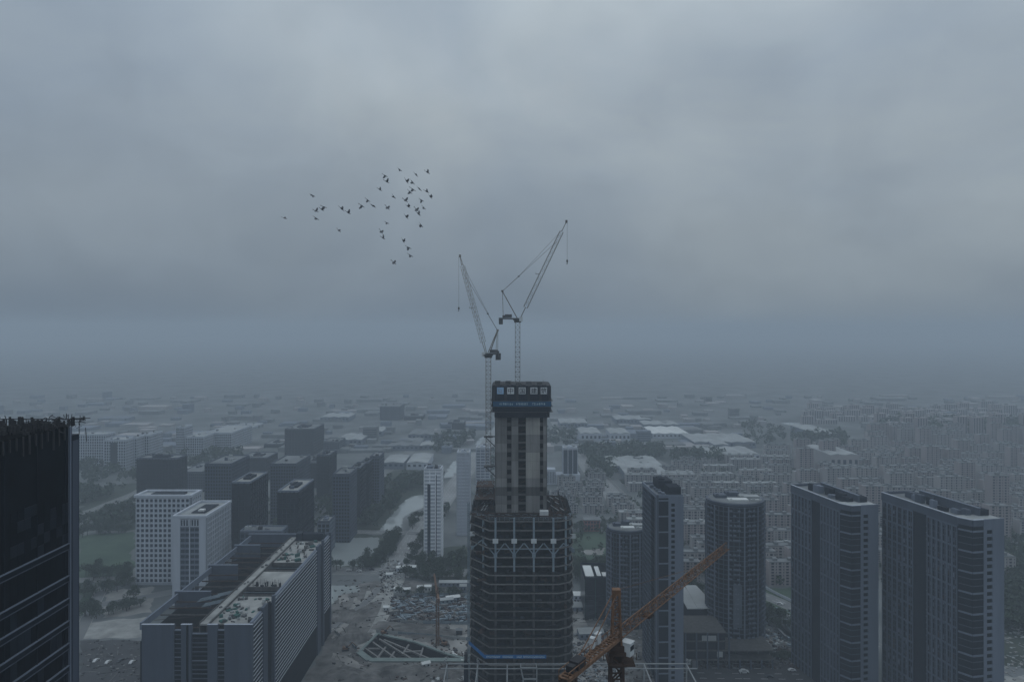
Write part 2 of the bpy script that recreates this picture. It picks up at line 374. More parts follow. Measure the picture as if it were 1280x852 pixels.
# ------------------------------------------------------------------ central tower under construction
T = thing('unfinished_tower', 'unfinished skyscraper with bare dark floors and tall concrete core', 'skyscraper')
PL = [(-10.2,310),(21,310),(26.3,312.8),(28.3,318),(28.3,350),(21,358),(-12,358),(-19.6,346),(-19.6,322)]
cx, cyy = 4.4, 334
def scale_poly(p, s): return [(cx+(x-cx)*s, cyy+(y-cyy)*s) for x, y in p]
cols = []
for px_ in (-7.5, 1.0, 9.9, 18.8): cols.append((px_, 311.4)); cols.append((px_, 356.4))
cols += [(-18.4,323.5),(-18.4,334),(-18.4,345),(27.0,319.5),(27.0,334),(27.0,348.5),(-13.3,317),(24.6,313.8),(-14.5,352.5),(24,353.5)]
FS = 4.07; top = 113.0; NF = 27
for k in range(NF+1):
    z = top-k*FS
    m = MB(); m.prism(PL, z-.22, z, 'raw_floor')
    q = scale_poly(PL, 1.006)
    for i in range(len(PL)):
        a, b = q[i], q[(i+1)%len(PL)]
        mm = 'concrete' if k < 9 or k % 4 == 0 else 'concrete_dark'
        m.beam((*a, z-.33+.002*i), (*b, z-.33+.002*i), .42, .5, mm)
    m.build('floor_slab', None, T)
    # clutter and guard netting behind the slab edge, uneven from floor to floor
    if k and k % 1 == 0:
        m = MB()
        for j in range(16):
            x = random.uniform(-9, 21); w = random.uniform(.8, 3); m.box(x, x+w, 310.9, 311.1, z+.02, z+random.uniform(.5,1.25))
        for j in range(5):
            t = random.random()*.7; a = Vector((-19.2,322,0)).lerp(Vector((-9.9,310.4,0)), t); b = Vector((-19.2,322,0)).lerp(Vector((-9.9,310.4,0)), min(1,t+.2))
            m.beam(a+Vector((0,.5,z+.5)), b+Vector((0,.5,z+.5)), .08, random.uniform(.6,1.1))
        m.build('guard_netting', 'net_dark' if k % 3 else 'steel_dark', T, 'stuff')
        m = MB()
        for j in range(14):
            x = random.uniform(-16,25); y = random.uniform(313,321); m.cbox((x,y,z+.01), random.uniform(.8,3), random.uniform(.6,2), random.uniform(.4,1.8), random.random())
        m.build('stored_material', ['steel_dark','rust','raw_floor'][k%3], T, 'stuff')
for x, y in cols:
    front = y < 320
    piece('column', 'concrete_dark', T, x-.5, x+.5, y-.5, y+.5, 0, 90 if front else 113)
    if front: piece('steel_column', 'steel_blue', T, x-.45, x+.45, y-1.9, y-1.0, 90, 114.2)
# gusset plates and the belt truss
for x, y in [(-7.5,309.2),(1,309.2),(9.9,309.2),(18.8,309.2),(-18.6,320.5),(28.2,316.5)]:
    m = MB().box(x-1.25, x+1.25, y-.15, y+.3, 103.0, 105.0); m.box(x-.3, x+.3, y-.25, y-.15, 103.2, 104.8)
    m.build('gusset_plate', 'plate_white', T)
    piece('gusset_plate_lower', 'steel_blue', T, x-.8, x+.8, y-.12, y+.25, 96.6, 98.4)
xs = [-7.5, 1, 9.9, 18.8]
for a, b in zip(xs[:-1], xs[1:]):
    c = (a+b)/2
    bar('truss_diagonal', 'steel_blue', T, (a+.3,309.5,98), (c-.2,309.5,102.9), .42)
    bar('truss_diagonal', 'steel_blue', T, (c+.2,309.5,102.9), (b-.3,309.5,98), .42)
    bar('truss_chord', 'steel_blue', T, (a,309.5,100.3), (b,309.5,100.3), .25)
for a, b in [((-18.4,320.2,97.6),(-14,315.2,102.7)),((-14,315.2,102.7),(-8.2,309.6,98)),((19.2,309.5,98),(23.4,310.8,102.5)),((23.4,310.8,102.5),(27.6,316,99))]:
    bar('truss_diagonal', 'steel_blue', T, a, b, .42)
bar('truss_chord', 'steel_blue', T, (19,309.5,100.3), (26,312.4,101.4), .25)
# steel deck above, bare beams and stacked bundles
for y in (314, 318.5, 352): bar('deck_beam', 'rust', T, (-16,y,114.0), (26,y,114.0), .35, .5)
for i in range(9):
    x = -17+i*5.2
    if x < -9 or x > 17: bar('deck_beam', 'steel_dark', T, (x,320,114.02), (x,354,114.02), .3, .5)
for x0, x1, y0, y1, z in [(-18.5,-8.6,333,357,117.0),(-18,-9,342,357,120.9)]:
    piece('raised_deck', 'rust', T, x0, x1, y0, y1, z-.3, z)
    for x in (x0+.4, x1-.4):
        for y in (y0+.4, (y0+y1)/2, y1-.4): piece('deck_post', 'steel_dark', T, x-.2, x+.2, y-.2, y+.2, z-4.2, z-.32)
    m = MB()
    for j in range(26):
        a = Vector((random.uniform(x0,x1), random.uniform(y0,y1), z+random.uniform(.1,1.2))); b = a+Vector((random.uniform(-2.5,2.5), random.uniform(-2.5,2.5), random.uniform(-.3,1.2)))
        m.beam(a, b, .18)
    m.build('loose_steel', 'steel_blue', T, 'stuff')
def bundle(x, y, dx, dy, mt='steel_white'):
    bar('steel_bundle', mt, T, (x,y,114.5), (x+dx,y+dy,114.6), .38, .3)
for x, y in [(-14.6,322),(-13.2,322),(-14,328),(-12.6,328),(-15,334.5),(-13.6,334.5)]: bundle(x, y, .9, 3.6)
for x, y in [(23.5,322),(26,322),(21.8,327),(24.2,334),(20.2,338),(22.2,344),(25,343)]: bundle(x-1.5, y, -1.5, 4)
for k in range(46):
    pass
m = MB()
for j in range(90):
    sd_ = random.random() < .5
    x = random.uniform(-18,-8.5) if sd_ else random.uniform(17.5,27); y = random.uniform(313,352)
    m.cbox((x,y,113.02), random.uniform(.3,2.6), random.uniform(.2,1.4), random.uniform(.2,1.1), random.random()*3)
m.build('deck_clutter', 'rust', T, 'stuff')
m = MB()
for j in range(80):
    x = random.uniform(-18,27); y = 313+random.random()*7; a = Vector((x,y,113.4)); m.beam(a, a+Vector((random.uniform(-3,3),random.uniform(-2,2),random.uniform(0,.5))), .13)
m.build('deck_rebar', 'steel_blue', T, 'stuff')
m = MB(); rq = random.Random(21)
for x, y in cols:
    for j in range(7): m.beam((x+rq.uniform(-.5,.5), y+rq.uniform(-.5,.5), 113), (x+rq.uniform(-.6,.6), y+rq.uniform(-.5,.5), 113+rq.uniform(1.5,4.2)), .14)
for j in range(60):
    x, y = rq.choice([(rq.uniform(-18.6,-8.6), rq.uniform(320,356)), (rq.uniform(17.2,27.6), rq.uniform(316,350))])
    m.beam((x,y,113), (x+rq.uniform(-.3,.3),y,113+rq.uniform(1.2,3.4)), .1)
    if j % 3 == 0: m.beam((x,y,113+rq.uniform(1,2.6)), (x+rq.uniform(-3,3),y+rq.uniform(-3,3),113+rq.uniform(1,2.8)), .1)
m.build('starter_bars', 'steel_dark', T, 'stuff')
piece('site_cabin', 'plate_white', T, 12.9, 16.9, 316, 319, 113.1, 115.6)
m = MB()
q = scale_poly(PL, .99)
for i in range(len(q)):
    a = Vector((*q[i],113)); b = Vector((*q[(i+1)%len(q)],113)); k = max(2, int((b-a).length/2.2))
    for j in range(k): p = a.lerp(b, j/k); m.beam(p, p+Vector((0,0,1.5)), .1)
    m.beam(a+Vector((0,0,1.4)), b+Vector((0,0,1.4)), .08); m.beam(a+Vector((0,0,.8)), b+Vector((0,0,.8)), .08)
m.build('edge_guardrail', 'steel_blue', T, 'stuff')
# core walls, cast floor by floor
cX0, cX1, cY = -7.8, 16.4, 324.0
piece('core_interior', 'void', T, cX0+.6, cX1-.6, cY+2.0, cY+21, 0, 157.5)
winc = [(633.8,639.2,2.3),(648,657.2,3.3),(675,678.9,2.3)]
wx = [(X(a,cY), X(b,cY), h) for a, b, h in winc]
zones = []; cur = cX0
for a, b, h in wx: zones.append((cur, a, 0)); zones.append((a, b, h)); cur = b
zones.append((cur, cX1, 0))
z = 158.0; k = 0
while z > 108:
    z0 = z-4.12
    for zi, (a, b, h) in enumerate(zones):
        mt = random.choice(['concrete','concrete','concrete_pale','concrete_pale']) if zi != 4 else random.choice(['concrete_pale','concrete_warm'])
        if 122 < z < 128: mt = 'concrete_dark'
        if h: piece('lintel', 'concrete_dark', T, a, b, cY+.25, cY+1.4, z0+.0, z0+4.12-h-.01)
        else:
            w = b-a; nn = max(1, round(w/2.9))
            for j in range(nn):
                piece('wall_panel', mt, T, a+w*j/nn+.05, a+w*(j+1)/nn-.05, cY-(.12 if j%2 else .0), cY+1.3, z0+.04, z-.04)
    if h: pass
    for side, xx in ((0, cX0), (1, cX1)):
        for j in range(5):
            y0 = cY+1.4+j*4; piece('side_wall_panel', random.choice(['concrete','concrete_dark']), T, xx-(.0 if side else .3), xx+(.3 if side else 0), y0+.05, y0+3.95, z0+.04, z-.04)
    z = z0
piece('lower_core', 'concrete_dark', T, cX0, cX1, cY, cY+21.5, 0, 108)
for zz in [158-4.12*i for i in range(13)]:
    m = MB(); m.beam((wx[1][0]+.2, cY+1.0, zz-3.0), (wx[1][1]-.2, cY+1.0, zz-1.4), .15); m.beam((wx[1][0], cY+.9, zz-1.8), (wx[1][1], cY+.9, zz-1.8), .12)
    m.build('shoring', 'rust', T)
# climbing formwork platform
FW = thing('climbing_formwork', 'dark netted climbing formwork with white character signs capping the concrete core', 'climbing formwork', (0,0,158))
x0, x1, y0 = -9.9, 18.8, 321.0
def capbox(a, b, c, d, z0_, z1_, ch=1.6):
    return MB().prism([(a+ch,c),(b-ch,c),(b,c+ch),(b,d-ch),(b-ch,d),(a+ch,d),(a,d-ch),(a,c+ch)], z0_, z1_)
capbox(x0+1.6, x1-1.0, y0+.9, y0+26, .2, 2.7).build('lower_platform', 'net_dark', FW)
capbox(x0+.9, x1-.4, y0+.4, y0+26.5, 2.9, 5.2).build('middle_platform', 'net_dark', FW)
capbox(x0+.6, x1-.6, y0+.5, y0+26.5, 5.3, 15.3).build('screen_frame', 'steel_dark', FW)
for zz in (2.8, 5.25, 8.0): capbox(x0-.1, x1+.5, y0-.15, y0+27, zz, zz+.16).build('walkway', 'crane_grey', FW)
nP = 24
for j in range(nP):
    a = x0+.9+(x1-x0-2.4)*j/nP; b = a+(x1-x0-2.4)/nP-.12
    piece('net_panel', 'net_dark' if j%5 else 'steel_dark', FW, a, b, y0+.22-(.08 if j%2 else 0), y0+.42, 8.2, 15.4+random.uniform(-.3,.3))
    piece('net_panel', 'net_dark', FW, a, b, y0+.1, y0+.3, 5.5, 6.0+random.uniform(0,.3))
for j in range(11):
    a = y0+1.8+j*2.2
    for xx in (x0+.35, x1-.55): piece('side_net_panel', 'net_dark', FW, xx, xx+.2, a, a+2.05, 5.4, 15.2+random.uniform(-.5,.2))
mat('banner_teal', (0.008, 0.065, 0.14), 0.7, 0.15, 0.4)
bn = piece('banner', 'banner_teal', FW, x0+1.0, x1-.3, y0-.15, y0+.0, 5.55, 8.0)
m = MB()
for a, b in ((624.2,641.5),(645,660),(665,682)):
    xa, xb = X(a,y0), X(b,y0); nn = 8; w = (xb-xa)/nn
    for j in range(nn):
        for _ in range(3):
            u0 = xa+w*j+random.uniform(0,.25)*w; zz = 6.35+random.uniform(0,.75)
            if random.random() < .5: m.box(u0, u0+w*.62, y0-.2, y0-.15, zz, zz+.13)
            else: m.box(u0+.2*w, u0+w*.35, y0-.2-.001*_, y0-.15, 6.3, 7.3)
m.build('banner_lettering', 'banner_ink', FW)
for i, (a, b) in enumerate([(621.3,629.6),(634,642.6),(648.4,657),(663,671.8),(675.8,683.8)]):
    xa, xb = X(a,y0), X(b,y0); zt, zb = 200-(484-HZ)/F*y0-158, 200-(492.3-HZ)/F*y0-158
    sg = piece('sign_panel', 'sign_blue' if i == 0 else 'sign_white', FW, xa, xb, y0-.1, y0+.08, zb, zt)
    if i:
        cu = bpy.data.curves.new('sign_character', 'FONT'); cu.body = '中国建筑'[i-1]; cu.size = 2.9; cu.align_x = 'CENTER'; cu.extrude = .03; cu.offset = .03
        tmp = bpy.data.objects.new('sign_character', cu); C.objects.link(tmp); bpy.context.view_layer.update()
        me_ = bpy.data.meshes.new_from_object(tmp.evaluated_get(bpy.context.evaluated_depsgraph_get())); bpy.data.objects.remove(tmp); me_.materials.clear(); me_.materials.append(M['ink'])
        t_ = link('sign_character', me_, FW); t_.rotation_euler = (R(90),0,0); t_.location = ((xa+xb)/2, y0-.16, zb+.45)
    else:
        m = MB(); a0 = xa+.7
        m.box(a0, a0+.35, y0-.16, y0-.11, zb+.7, zt-.7); m.box(a0+.36, a0+1.7, y0-.16, y0-.11, zb+.7, zb+1.05); m.box(a0+.9, a0+1.7, y0-.16, y0-.11, zt-1.5, zt-1.2)
        m.build('sign_emblem', 'steel_white', FW)
m = MB()
for j in range(60):
    x = random.uniform(x0+1, x1-2); y = y0+random.choice([.6,1.2,random.uniform(1,24)]); m.beam((x,y,15.2), (x,y,15.4+random.uniform(.2,1.0)), .12)
m.beam((x0+1,y0+.6,16), (x1-2.2,y0+.6,16), .1)
m.build('top_guardrail', 'crane_grey', FW, 'stuff')
for j in range(5): 
    a = x0+3+j*5; MB().cbox((a,y0+8,15.3), 2.6, 2, .8+random.random()).build('equipment_box', 'crane_grey', FW)

# site hoist rail on the tower's left edge and blue skirt banner
m = MB(); lattice(m, (-20.5,323,0), (-20.5,323,118), .8, .8, 60, .14)
hl = thing('construction_hoist', 'slender construction hoist mast climbing the left edge of the unfinished tower', 'hoist', (-20.5,323,0)); 
o = m.build('mast', 'steel_blue', hl); o.location = (20.5,-323,0)
MB().box(-2.0,-.5,-1.3,1.3,44,47).build('cage', 'steel_dark', hl)
m = MB().box(-2.2,-.2,-1.6,1.6,0,43); m.build('landing_scaffold', 'net_dark', hl)
sk = thing('banner_strip', 'bright blue safety banner with white writing wrapped around the tower low down', 'banner')
z1 = Z(817.5,309.5); z2 = Z(822,309.5)
MB().box(-12.4, 15.5, 309.25, 309.4, z2, z1).build('front_panel', 'banner_blue', sk)
m = MB(); m.beam((-20.3,321.3,(z1+z2)/2+.9), (-12.5,309.4,(z1+z2)/2), .15, z1-z2); m.build('side_panel', 'banner_blue', sk)
m = MB()
for j in range(54):
    if j in (13,14,25,26,27,33): continue
    x = -11.6+j*.49
    for _ in range(2):
        zz = z2+.35+random.uniform(0,.55); m.box(x, x+.33, 309.2-.001*_, 309.25, zz, zz+.12)
    m.box(x+.12, x+.22, 309.19, 309.25, z2+.3, z1-.35)
m.build('lettering', 'banner_ink', sk)

# ------------------------------------------------------------------ luffing tower cranes
def luffing(name, label, base, ztop, tip, apex, cw, msz, nseg, side=1, hook=None, mtm='mast_brown'):
    t = thing(name, label, 'tower crane', base)
    B = Vector(base); ht = ztop-B.z
    m = MB(); lattice(m, (0,0,0), (0,0,ht), msz, msz, int(nseg*.8), .11); m.build('mast', mtm, t)
    m = MB().cbox((0,0,ht), msz*1.5, msz*1.5, 1.0); m.cbox((0,0,ht+1.0), msz*1.9, msz*1.9, .6)
    m.build('slewing_ring', 'crane_grey', t)
    ft = Vector((0,0,ht+1.8)); ap = Vector(apex)-B; tp = Vector(tip)-B; cw_ = Vector(cw)-B
    dirh = Vector((cw_.x, cw_.y, 0)).normalized(); pr = Vector((-dirh.y, dirh.x, 0))
    m = MB()
    for s_ in (-1,1): m.beam(ft+pr*s_*1.1-dirh*1.5, Vector((cw_.x,cw_.y,ht+2.0))+pr*s_*1.1, .45, .7)
    for j in range(5): p = ft.lerp(Vector((cw_.x,cw_.y,ht+2.0)), j/4); m.beam(p-pr*1.2, p+pr*1.2, .3)
    m.build('counter_jib', 'crane_grey', t)
    m = MB()
    for j in range(3): m.cbox((cw_.x*(.98-.07*j), cw_.y*(.98-.07*j), ht-.9), .7, 2.4, 3.2, math.atan2(dirh.y, dirh.x))
    m.build('counterweight', 'crane_grey', t)
    mid = ft.lerp(Vector((cw_.x,cw_.y,ht+2.0)), .5)
    m = MB().cbox(mid+Vector((0,0,.5)), 3.4, 1.9, 1.6, math.atan2(dirh.y, dirh.x)); m.cbox(mid+dirh*2.2+Vector((0,0,.5)), 1.4, 1.4, 1.1); m.build('winch_house', 'crane_grey', t)
    m = MB()
    for s_ in (-1,1):
        m.beam(ft+pr*s_*.9, ap+pr*s_*.3, .38); m.beam(mid.lerp(Vector((cw_.x,cw_.y,ht+2)), .55)+pr*s_*.9, ap+pr*s_*.3, .22)
    for j in (1,2,3): m.beam(ft.lerp(ap,j/4)-pr*(.9-.15*j), ft.lerp(ap,j/4)+pr*(.9-.15*j), .18)
    m.cbox(ap-Vector((0,0,.4)), 1.1, 1.1, 1.0); m.build('a_frame', mtm, t)
    m = MB(); j0 = ft-dirh*1.2; L_ = (tp-j0)
    lattice(m, j0+L_*.12, j0+L_*.9, 1.9, 1.7, 18, .07, up=(0,0,1)); 
    for s_ in (-1,1): m.beam(j0+pr*s_*.5, j0+L_*.12+pr*s_*.9, .3); m.beam(j0+L_*.9+pr*s_*.8, tp, .25)
    m.cbox(tp-Vector((0,0,.6)), 1.0, 1.0, 1.3); m.build('jib', mtm, t)
    cab = MB().cbox(ft+pr*side*1.9-dirh*1.6+Vector((0,0,-1.2)), 1.6, 1.6, 2.2); cab.build('cab', 'plate_white', t)
    m = MB(); mm = ap.lerp(j0+L_*.8, .3); m.beam(ap, mm, .2); m.beam(mm, j0+L_*.8, .12); m.beam(mm+pr*.5, j0+L_*.92, .1); m.cbox(mm-Vector((0,0,.3)), .9, .7, .6); m.build('pendant_line', 'crane_grey', t)
    if hook:
        hk = Vector(hook)-B; tt = Vector((hk.x, hk.y, tp.z-.3)); m = MB(); m.beam(tt, hk, .10); m.build('hoist_rope', 'crane_grey', t)
        m = MB().cbox(hk-Vector((0,0,1.0)), .8, .6, 1.1); m.beam(hk-Vector((0,0,1)), hk-Vector((.0,0,2.0)), .3); m.beam(hk-Vector((0,0,2)), hk-Vector((.5,0,1.8)), .2); m.build('hook_block', 'crane_grey', t)
    m = MB(); p = j0+L_*.45; m.cbox(p+Vector((-1.6,0,.6)), 1.8, 1.0, .15); m.beam(p+Vector((-2.4,0,.6)), p+Vector((-2.4,0,1.5)), .1); m.build('jib_platform', 'crane_grey', t)
    return t
D1 = 334
luffing('luffing_crane', 'right luffing tower crane rising from the core with its jib raised steeply rightwards', (X(647,D1),D1,174.2), Z(403,D1), P(708,277,D1-4), P(628,364,D1), P(624,396,D1), 2.3, 16, hook=P(709,325,D1-4))
D2 = 333
luffing('luffing_crane', 'left luffing tower crane bracketed to the side of the core, jib leaning leftwards', (X(610.5,D2),D2,Z(588,D2)), Z(447,D2), P(575,320,D2+8), P(622,413,D2-1), P(624,444,D2-3), 2.4, 34, side=-1, hook=P(573.5,384,D2+8), mtm='crane_cream')
ck = [o for o in C.objects if o.name.startswith('luffing_crane') and o.type == 'EMPTY'][1]
for zz in (Z(546,D2), Z(583,D2)):
    l = zz-ck.location.z; m = MB()
    m.cbox((0,0,l), 4.4, 3.6, .5); m.beam((1,0,l+.2), (4.4,1,l+.2), .5); m.beam((-1.5,0,l), (3.9,0,l-5.2), .4); m.build('wall_bracket', 'crane_grey', ck)

# ------------------------------------------------------------------ orange hammerhead crane in front
OC = thing('hammerhead_crane', 'rusty orange tower crane in the foreground with long slanting jib', 'tower crane', (16.46,107.8,0))
jl = Vector((47.6-16.46,151.6-107.8,0)); jd = jl.normalized(); pr = Vector((-jd.y,jd.x,0)); jz = 152.0
m = MB(); lattice(m, (0,0,100), (0,0,149.0), 1.9, 1.9, 26, .2, mt='rust'); m.build('mast', None, OC)
m = MB(); lattice(m, (0,0,0), (0,0,100), 1.9, 1.9, 50, .2); m.build('lower_mast', 'rust', OC)
m = MB().cbox((0,0,149), 2.7, 2.7, .5); m.cbox((0,0,149.5), 2.2, 2.2, .9); m.cbox((.6,0,147.6), 4.2, 3.6, .25)
for a in range(8): m.beam((2.6*math.cos(a*.785)+.6, 2*math.sin(a*.785), 147.8), (2.6*math.cos(a*.785)+.6, 2*math.sin(a*.785), 148.9), .1)
m.build('slewing_ring', 'rust', OC)
m = MB(); lattice(m, (0,0,150.2), (0,0,158.2), 1.5, .9, 6, .14); m.cbox((0,0,158.1), 1.3, 1.2, .9); m.build('tower_head', 'crane_orange', OC)
m = MB(); lattice(m, jd*.8+Vector((0,0,jz)), jl+Vector((0,0,jz)), 1.5, 1.3, 30, .075, tri=True); m.build('jib', 'crane_orange', OC)
cj = -jd*16.0
m = MB()
for s_ in (-1,1):
    m.beam(pr*s_*.75+Vector((0,0,jz-.6)), cj+pr*s_*.75+Vector((0,0,jz-.6)), .3, .5); m.beam(pr*s_*.8+Vector((0,0,jz+.5)), cj+pr*s_*.8+Vector((0,0,jz+.5)), .1)
    for j in range(12): p = cj*j/11+pr*s_*.8; m.beam(p+Vector((0,0,jz-.6)), p+Vector((0,0,jz+.5)), .1)
for j in range(22): p = cj*j/21; m.beam(p-pr*.8+Vector((0,0,jz-.4)), p+pr*.8+Vector((0,0,jz-.4)), .35, .1)
for j in range(11): p = cj*j/11; q_ = cj*(j+1)/11; m.beam(p-pr*.75+Vector((0,0,jz-.62)), q_+pr*.75+Vector((0,0,jz-.62)), .14)
m.build('counter_jib', 'crane_orange', OC)
a_ = math.atan2(jd.y, jd.x)
m = MB()
for j in range(3): m.cbox(cj+jd*(.4+j*.75)+Vector((0,0,jz-3.4)), .6, 1.9, 2.6, a_)
m.build('counterweight', 'rust', OC)
m = MB().cbox(cj+jd*3.8+Vector((0,0,jz-.3)), 2.2, 1.5, 1.1, a_); m.cbox(cj+jd*2+Vector((0,0,jz-.3)), 1.0, 1.1, .9, a_); m.build('winch', 'steel_dark', OC)
for dd, w in ((6.2,.7),(4.4,1.0)):
    MB().cbox(-jd*dd+pr*.9+Vector((0,0,jz-.2)), w, .6, 1.5, a_).cbox(-jd*dd+pr*.9+Vector((0,0,jz+1.3)), w+.2, .8, .12, a_).build('control_cabinet', 'plate_white', OC)
cabp = pr*-1.7+jd*.6
m = MB().cbox(cabp+Vector((0,0,148.9)), 1.4, 1.5, 2.0, a_, 'plate_white'); m.cbox(cabp+Vector((0,0,150.9)), 1.6, 1.7, .12, a_, 'plate_white'); m.cbox(cabp+Vector((.0,-.05,149.8)), 1.15, 1.56, .7, a_, 'glass_dark'); m.build('cab', None, OC)
for k_, (t_, w) in enumerate([(-.8,.1),(-.8,.1)]):
    bar('tie_rod', 'crane_orange', OC, Vector((0,0,158.6))+pr*(.35-.7*k_), cj*.72+pr*(.6-1.2*k_)+Vector((0,0,jz)), .12)
bar('tie_rod', 'crane_orange', OC, (0,0,158.8), jl*.62+Vector((0,0,jz+.7)), .05)
MB().cbox(jd*12+Vector((0,0,jz-1.5)), 1.6, 1.3, .5, a_).beam(jd*12+Vector((0,0,jz-1.5)), jd*12+Vector((0,0,jz-6)), .05).build('trolley', 'rust', OC)

# small orange crane on the site
SC = thing('hammerhead_crane', 'small faint orange tower crane standing on the dirt left of the tower', 'tower crane', G(547,806))
m = MB(); lattice(m, (0,0,0), (0,0,32), 1.7, 1.7, 20, .22); m.build('mast', 'crane_orange', SC)
m = MB(); lattice(m, (-.5,1,33), (-6,34,33), 1.1, 1.0, 20, .16, tri=True); m.build('jib', 'crane_orange', SC)
m = MB(); lattice(m, (0,0,32), (0,0,37), 1.2, .4, 4, .16); m.build('tower_head', 'crane_orange', SC)
m = MB(); m.beam((0,0,32.6), (1.6,-9,32.6), 1.2, .4); m.cbox((1.5,-8.5,30.6), 1.6, 1.2, 2.4); m.build('counter_jib', 'crane_orange', SC)

# ------------------------------------------------------------------ white steel frame in front of the tower
FR = thing('steel_frame', 'open white tubular steel frame standing in front of the tower foot', 'steel frame')
dF = 285.0; zf = Z(829,dF); xa, xb = X(557,dF), X(862,dF)
bar('rail', 'steel_white', FR, (xa+1,dF,zf), (xb,dF,zf), .42)
bar('rail', 'steel_white', FR, (xa-1.5,dF-6,Z(835,dF-6)), (xb+1.5,dF-6,Z(835,dF-6)), .34)
for px_ in (559, 597, 634, 768, 805, 858):
    x = X(px_, dF)
    bar('rafter', 'steel_white', FR, (x,dF,zf-.1), (x,dF-40,zf-.1), .42)
    bar('post', 'steel_white', FR, (x,dF-.3,0), (x,dF-.3,zf-.3), .45)
for a, b, c, d in [((651,834),(671,834),(671,848),(654,848))]:
    q = [P(*p, dF-8) for p in (a,b,c,d)]
    for i in range(4): bar('hatch_frame', 'steel_white', FR, q[i], q[(i+1)%4], .5)
    bar('post', 'steel_white', FR, (q[3].x,q[3].y,0), q[3], .5); bar('post', 'steel_white', FR, (q[2].x,q[2].y,0), q[2], .5)
    bar('hatch_stay', 'steel_white', FR, q[0], (q[0].x,dF,zf), .35); bar('hatch_stay', 'steel_white', FR, q[1], (q[1].x,dF,zf), .35)
m = MB()
for px_ in (557, 597, 859, 862):
    for j in range(7): p = P(px_,829,dF)+Vector((random.uniform(-.6,.6),random.uniform(-.6,.6),random.uniform(-.5,1.6))); m.cbox(p, .4, .4, .5)
m.build('joint_fittings', 'steel_white', FR, 'stuff')
m = MB(); 
for j in range(80): x = random.uniform(X(597,dF), X(700,dF)); m.beam((x,dF,zf+.2), (x,dF,zf+random.uniform(.5,1.4)), .12)
m.build('starter_bars', 'rust', FR, 'stuff')

# ------------------------------------------------------------------ dark glass tower at the left edge
A = thing('glass_tower', 'near black glass tower cut off by the left edge of the view', 'tower')
ax = X(88,125); zt = Z(533,125)
MB().box(ax-40, ax-.3, 60, 125, 0, zt-.2).build('curtain_wall', 'glass_black', A)
fz = [Z(678,125), Z(718,125)]; 
while fz[-1] > 100: fz.append(fz[-1]-4.1)
for zz in fz:
    piece('spandrel_edge', 'stone_grey', A, ax-.3, ax+.06, 60, 125, zz-.10, zz+.06)
    piece('spandrel_edge', 'stone_slate', A, ax-.3, ax+.04, 60, 125, zz-1.12, zz-1.0)
    piece('spandrel_panel', 'glass_dark', A, ax-.3, ax-.1, 60, 124.9, zz-1.0, zz-.1)
MB().box(ax-.3, ax+.1, 124.8, 125.15, 60, zt).build('corner_mullion', 'stone_grey', A)
for j in range(22):
    y = 124-j*1.5
    if j % 5: continue
    if j % 2: piece('mullion', 'glass_dark', A, ax-.3, ax-.12, y, y+.1, 60, zt-.3)
    else: piece('mullion', 'frame_dark', A, ax-.3, ax-.16, y, y+.12, 60, zt-.3)
rp = random.Random(5)
for j in range(9):
    for i, (za, zb) in enumerate([(fz[0]+.1, zt-12)]+[(fz[k_+1]+.1, fz[k_]-1.15) for k_ in range(8)]):
        ya = 124.7-j*1.6; dz = (zt-12-fz[0]) if i == 0 else 0
        for q_ in range(5 if i == 0 else 1):
            lo = za+dz*q_/5; hi = za+dz*(q_+1)/5-.05 if i == 0 else zb
            piece('glass_panel', rp.choice(['glass_black','glass_black','glass_dark']), A, ax-.34, ax-.24-rp.random()*.01, ya-1.55, ya, lo, hi)
for j in range(14):
    y = 123.5-j*1.5; piece('louvre_fin', 'steel_dark', A, ax-.25, ax-.05, y, y+.25, zt-.5-random.uniform(1,3.6), zt)
piece('rear_bay', 'frame_dark', A, ax-30, ax-1.25, 125.4, 129.5, 0, zt-2)
piece('rear_bay_glass', 'stone_slate', A, ax-1.3, ax-1.15, 127.4, 129.2, 0, zt-3)
MB().box(ax-40, ax-.3, 124.6, 125.3, zt-.3, zt+.2).build('parapet', 'steel_dark', A)
piece('roof_deck', 'void', A, ax-40, ax-.35, 60, 124.5, zt-.19, zt)
SF = thing('roof_scaffold', 'dark scaffold rail and tangled steel along the top of the black tower', 'scaffold', (0,0,zt))
zr = Z(523.5,128)-zt
for j in range(26):
    x = ax-.3-j*1.42; bar('post', 'steel_dark', SF, (x,128,-2), (x,128,zr+.1), .09)
bar('rail', 'steel_dark', SF, (ax-38,128,zr), (ax+.8,128,zr), .14); bar('rail', 'steel_dark', SF, (ax-38,128,zr*.45), (ax+.2,128,zr*.45), .06)
m = MB()
for j in range(120):
    x = ax+.6-abs(random.gauss(0,5)); y = random.uniform(119,129); zz = random.uniform(-.6,1.6); a = Vector((x,y,zz)); m.beam(a, a+Vector((random.uniform(-1.2,1.2),random.uniform(-1,1),random.uniform(-.8,.8))), random.uniform(.06,.14))
for j in range(14):
    x = ax+random.uniform(-3,1.2); m.beam((x,128,zr-.3), (x+random.uniform(-.2,.2),128,zr+random.uniform(.2,1.1)), .08)
m.beam((ax-2,128,zr+.1), (ax+2.1,127.5,zr+.25), .12); m.beam((ax+.9,128,zr-1.6), (ax+1.1,128,zr-4.2), .1)
m.build('tangled_steel', 'steel_dark', SF, 'stuff')
m = MB()
for j in range(260): 
    x = ax-.5-random.uniform(0,16); y = 128-random.uniform(0,14); m.cbox((x,y,-.1), random.uniform(.08,.5), random.uniform(.08,.5), random.uniform(.3,1.7), random.random())
m.build('rooftop_debris', 'steel_dark', SF, 'stuff')

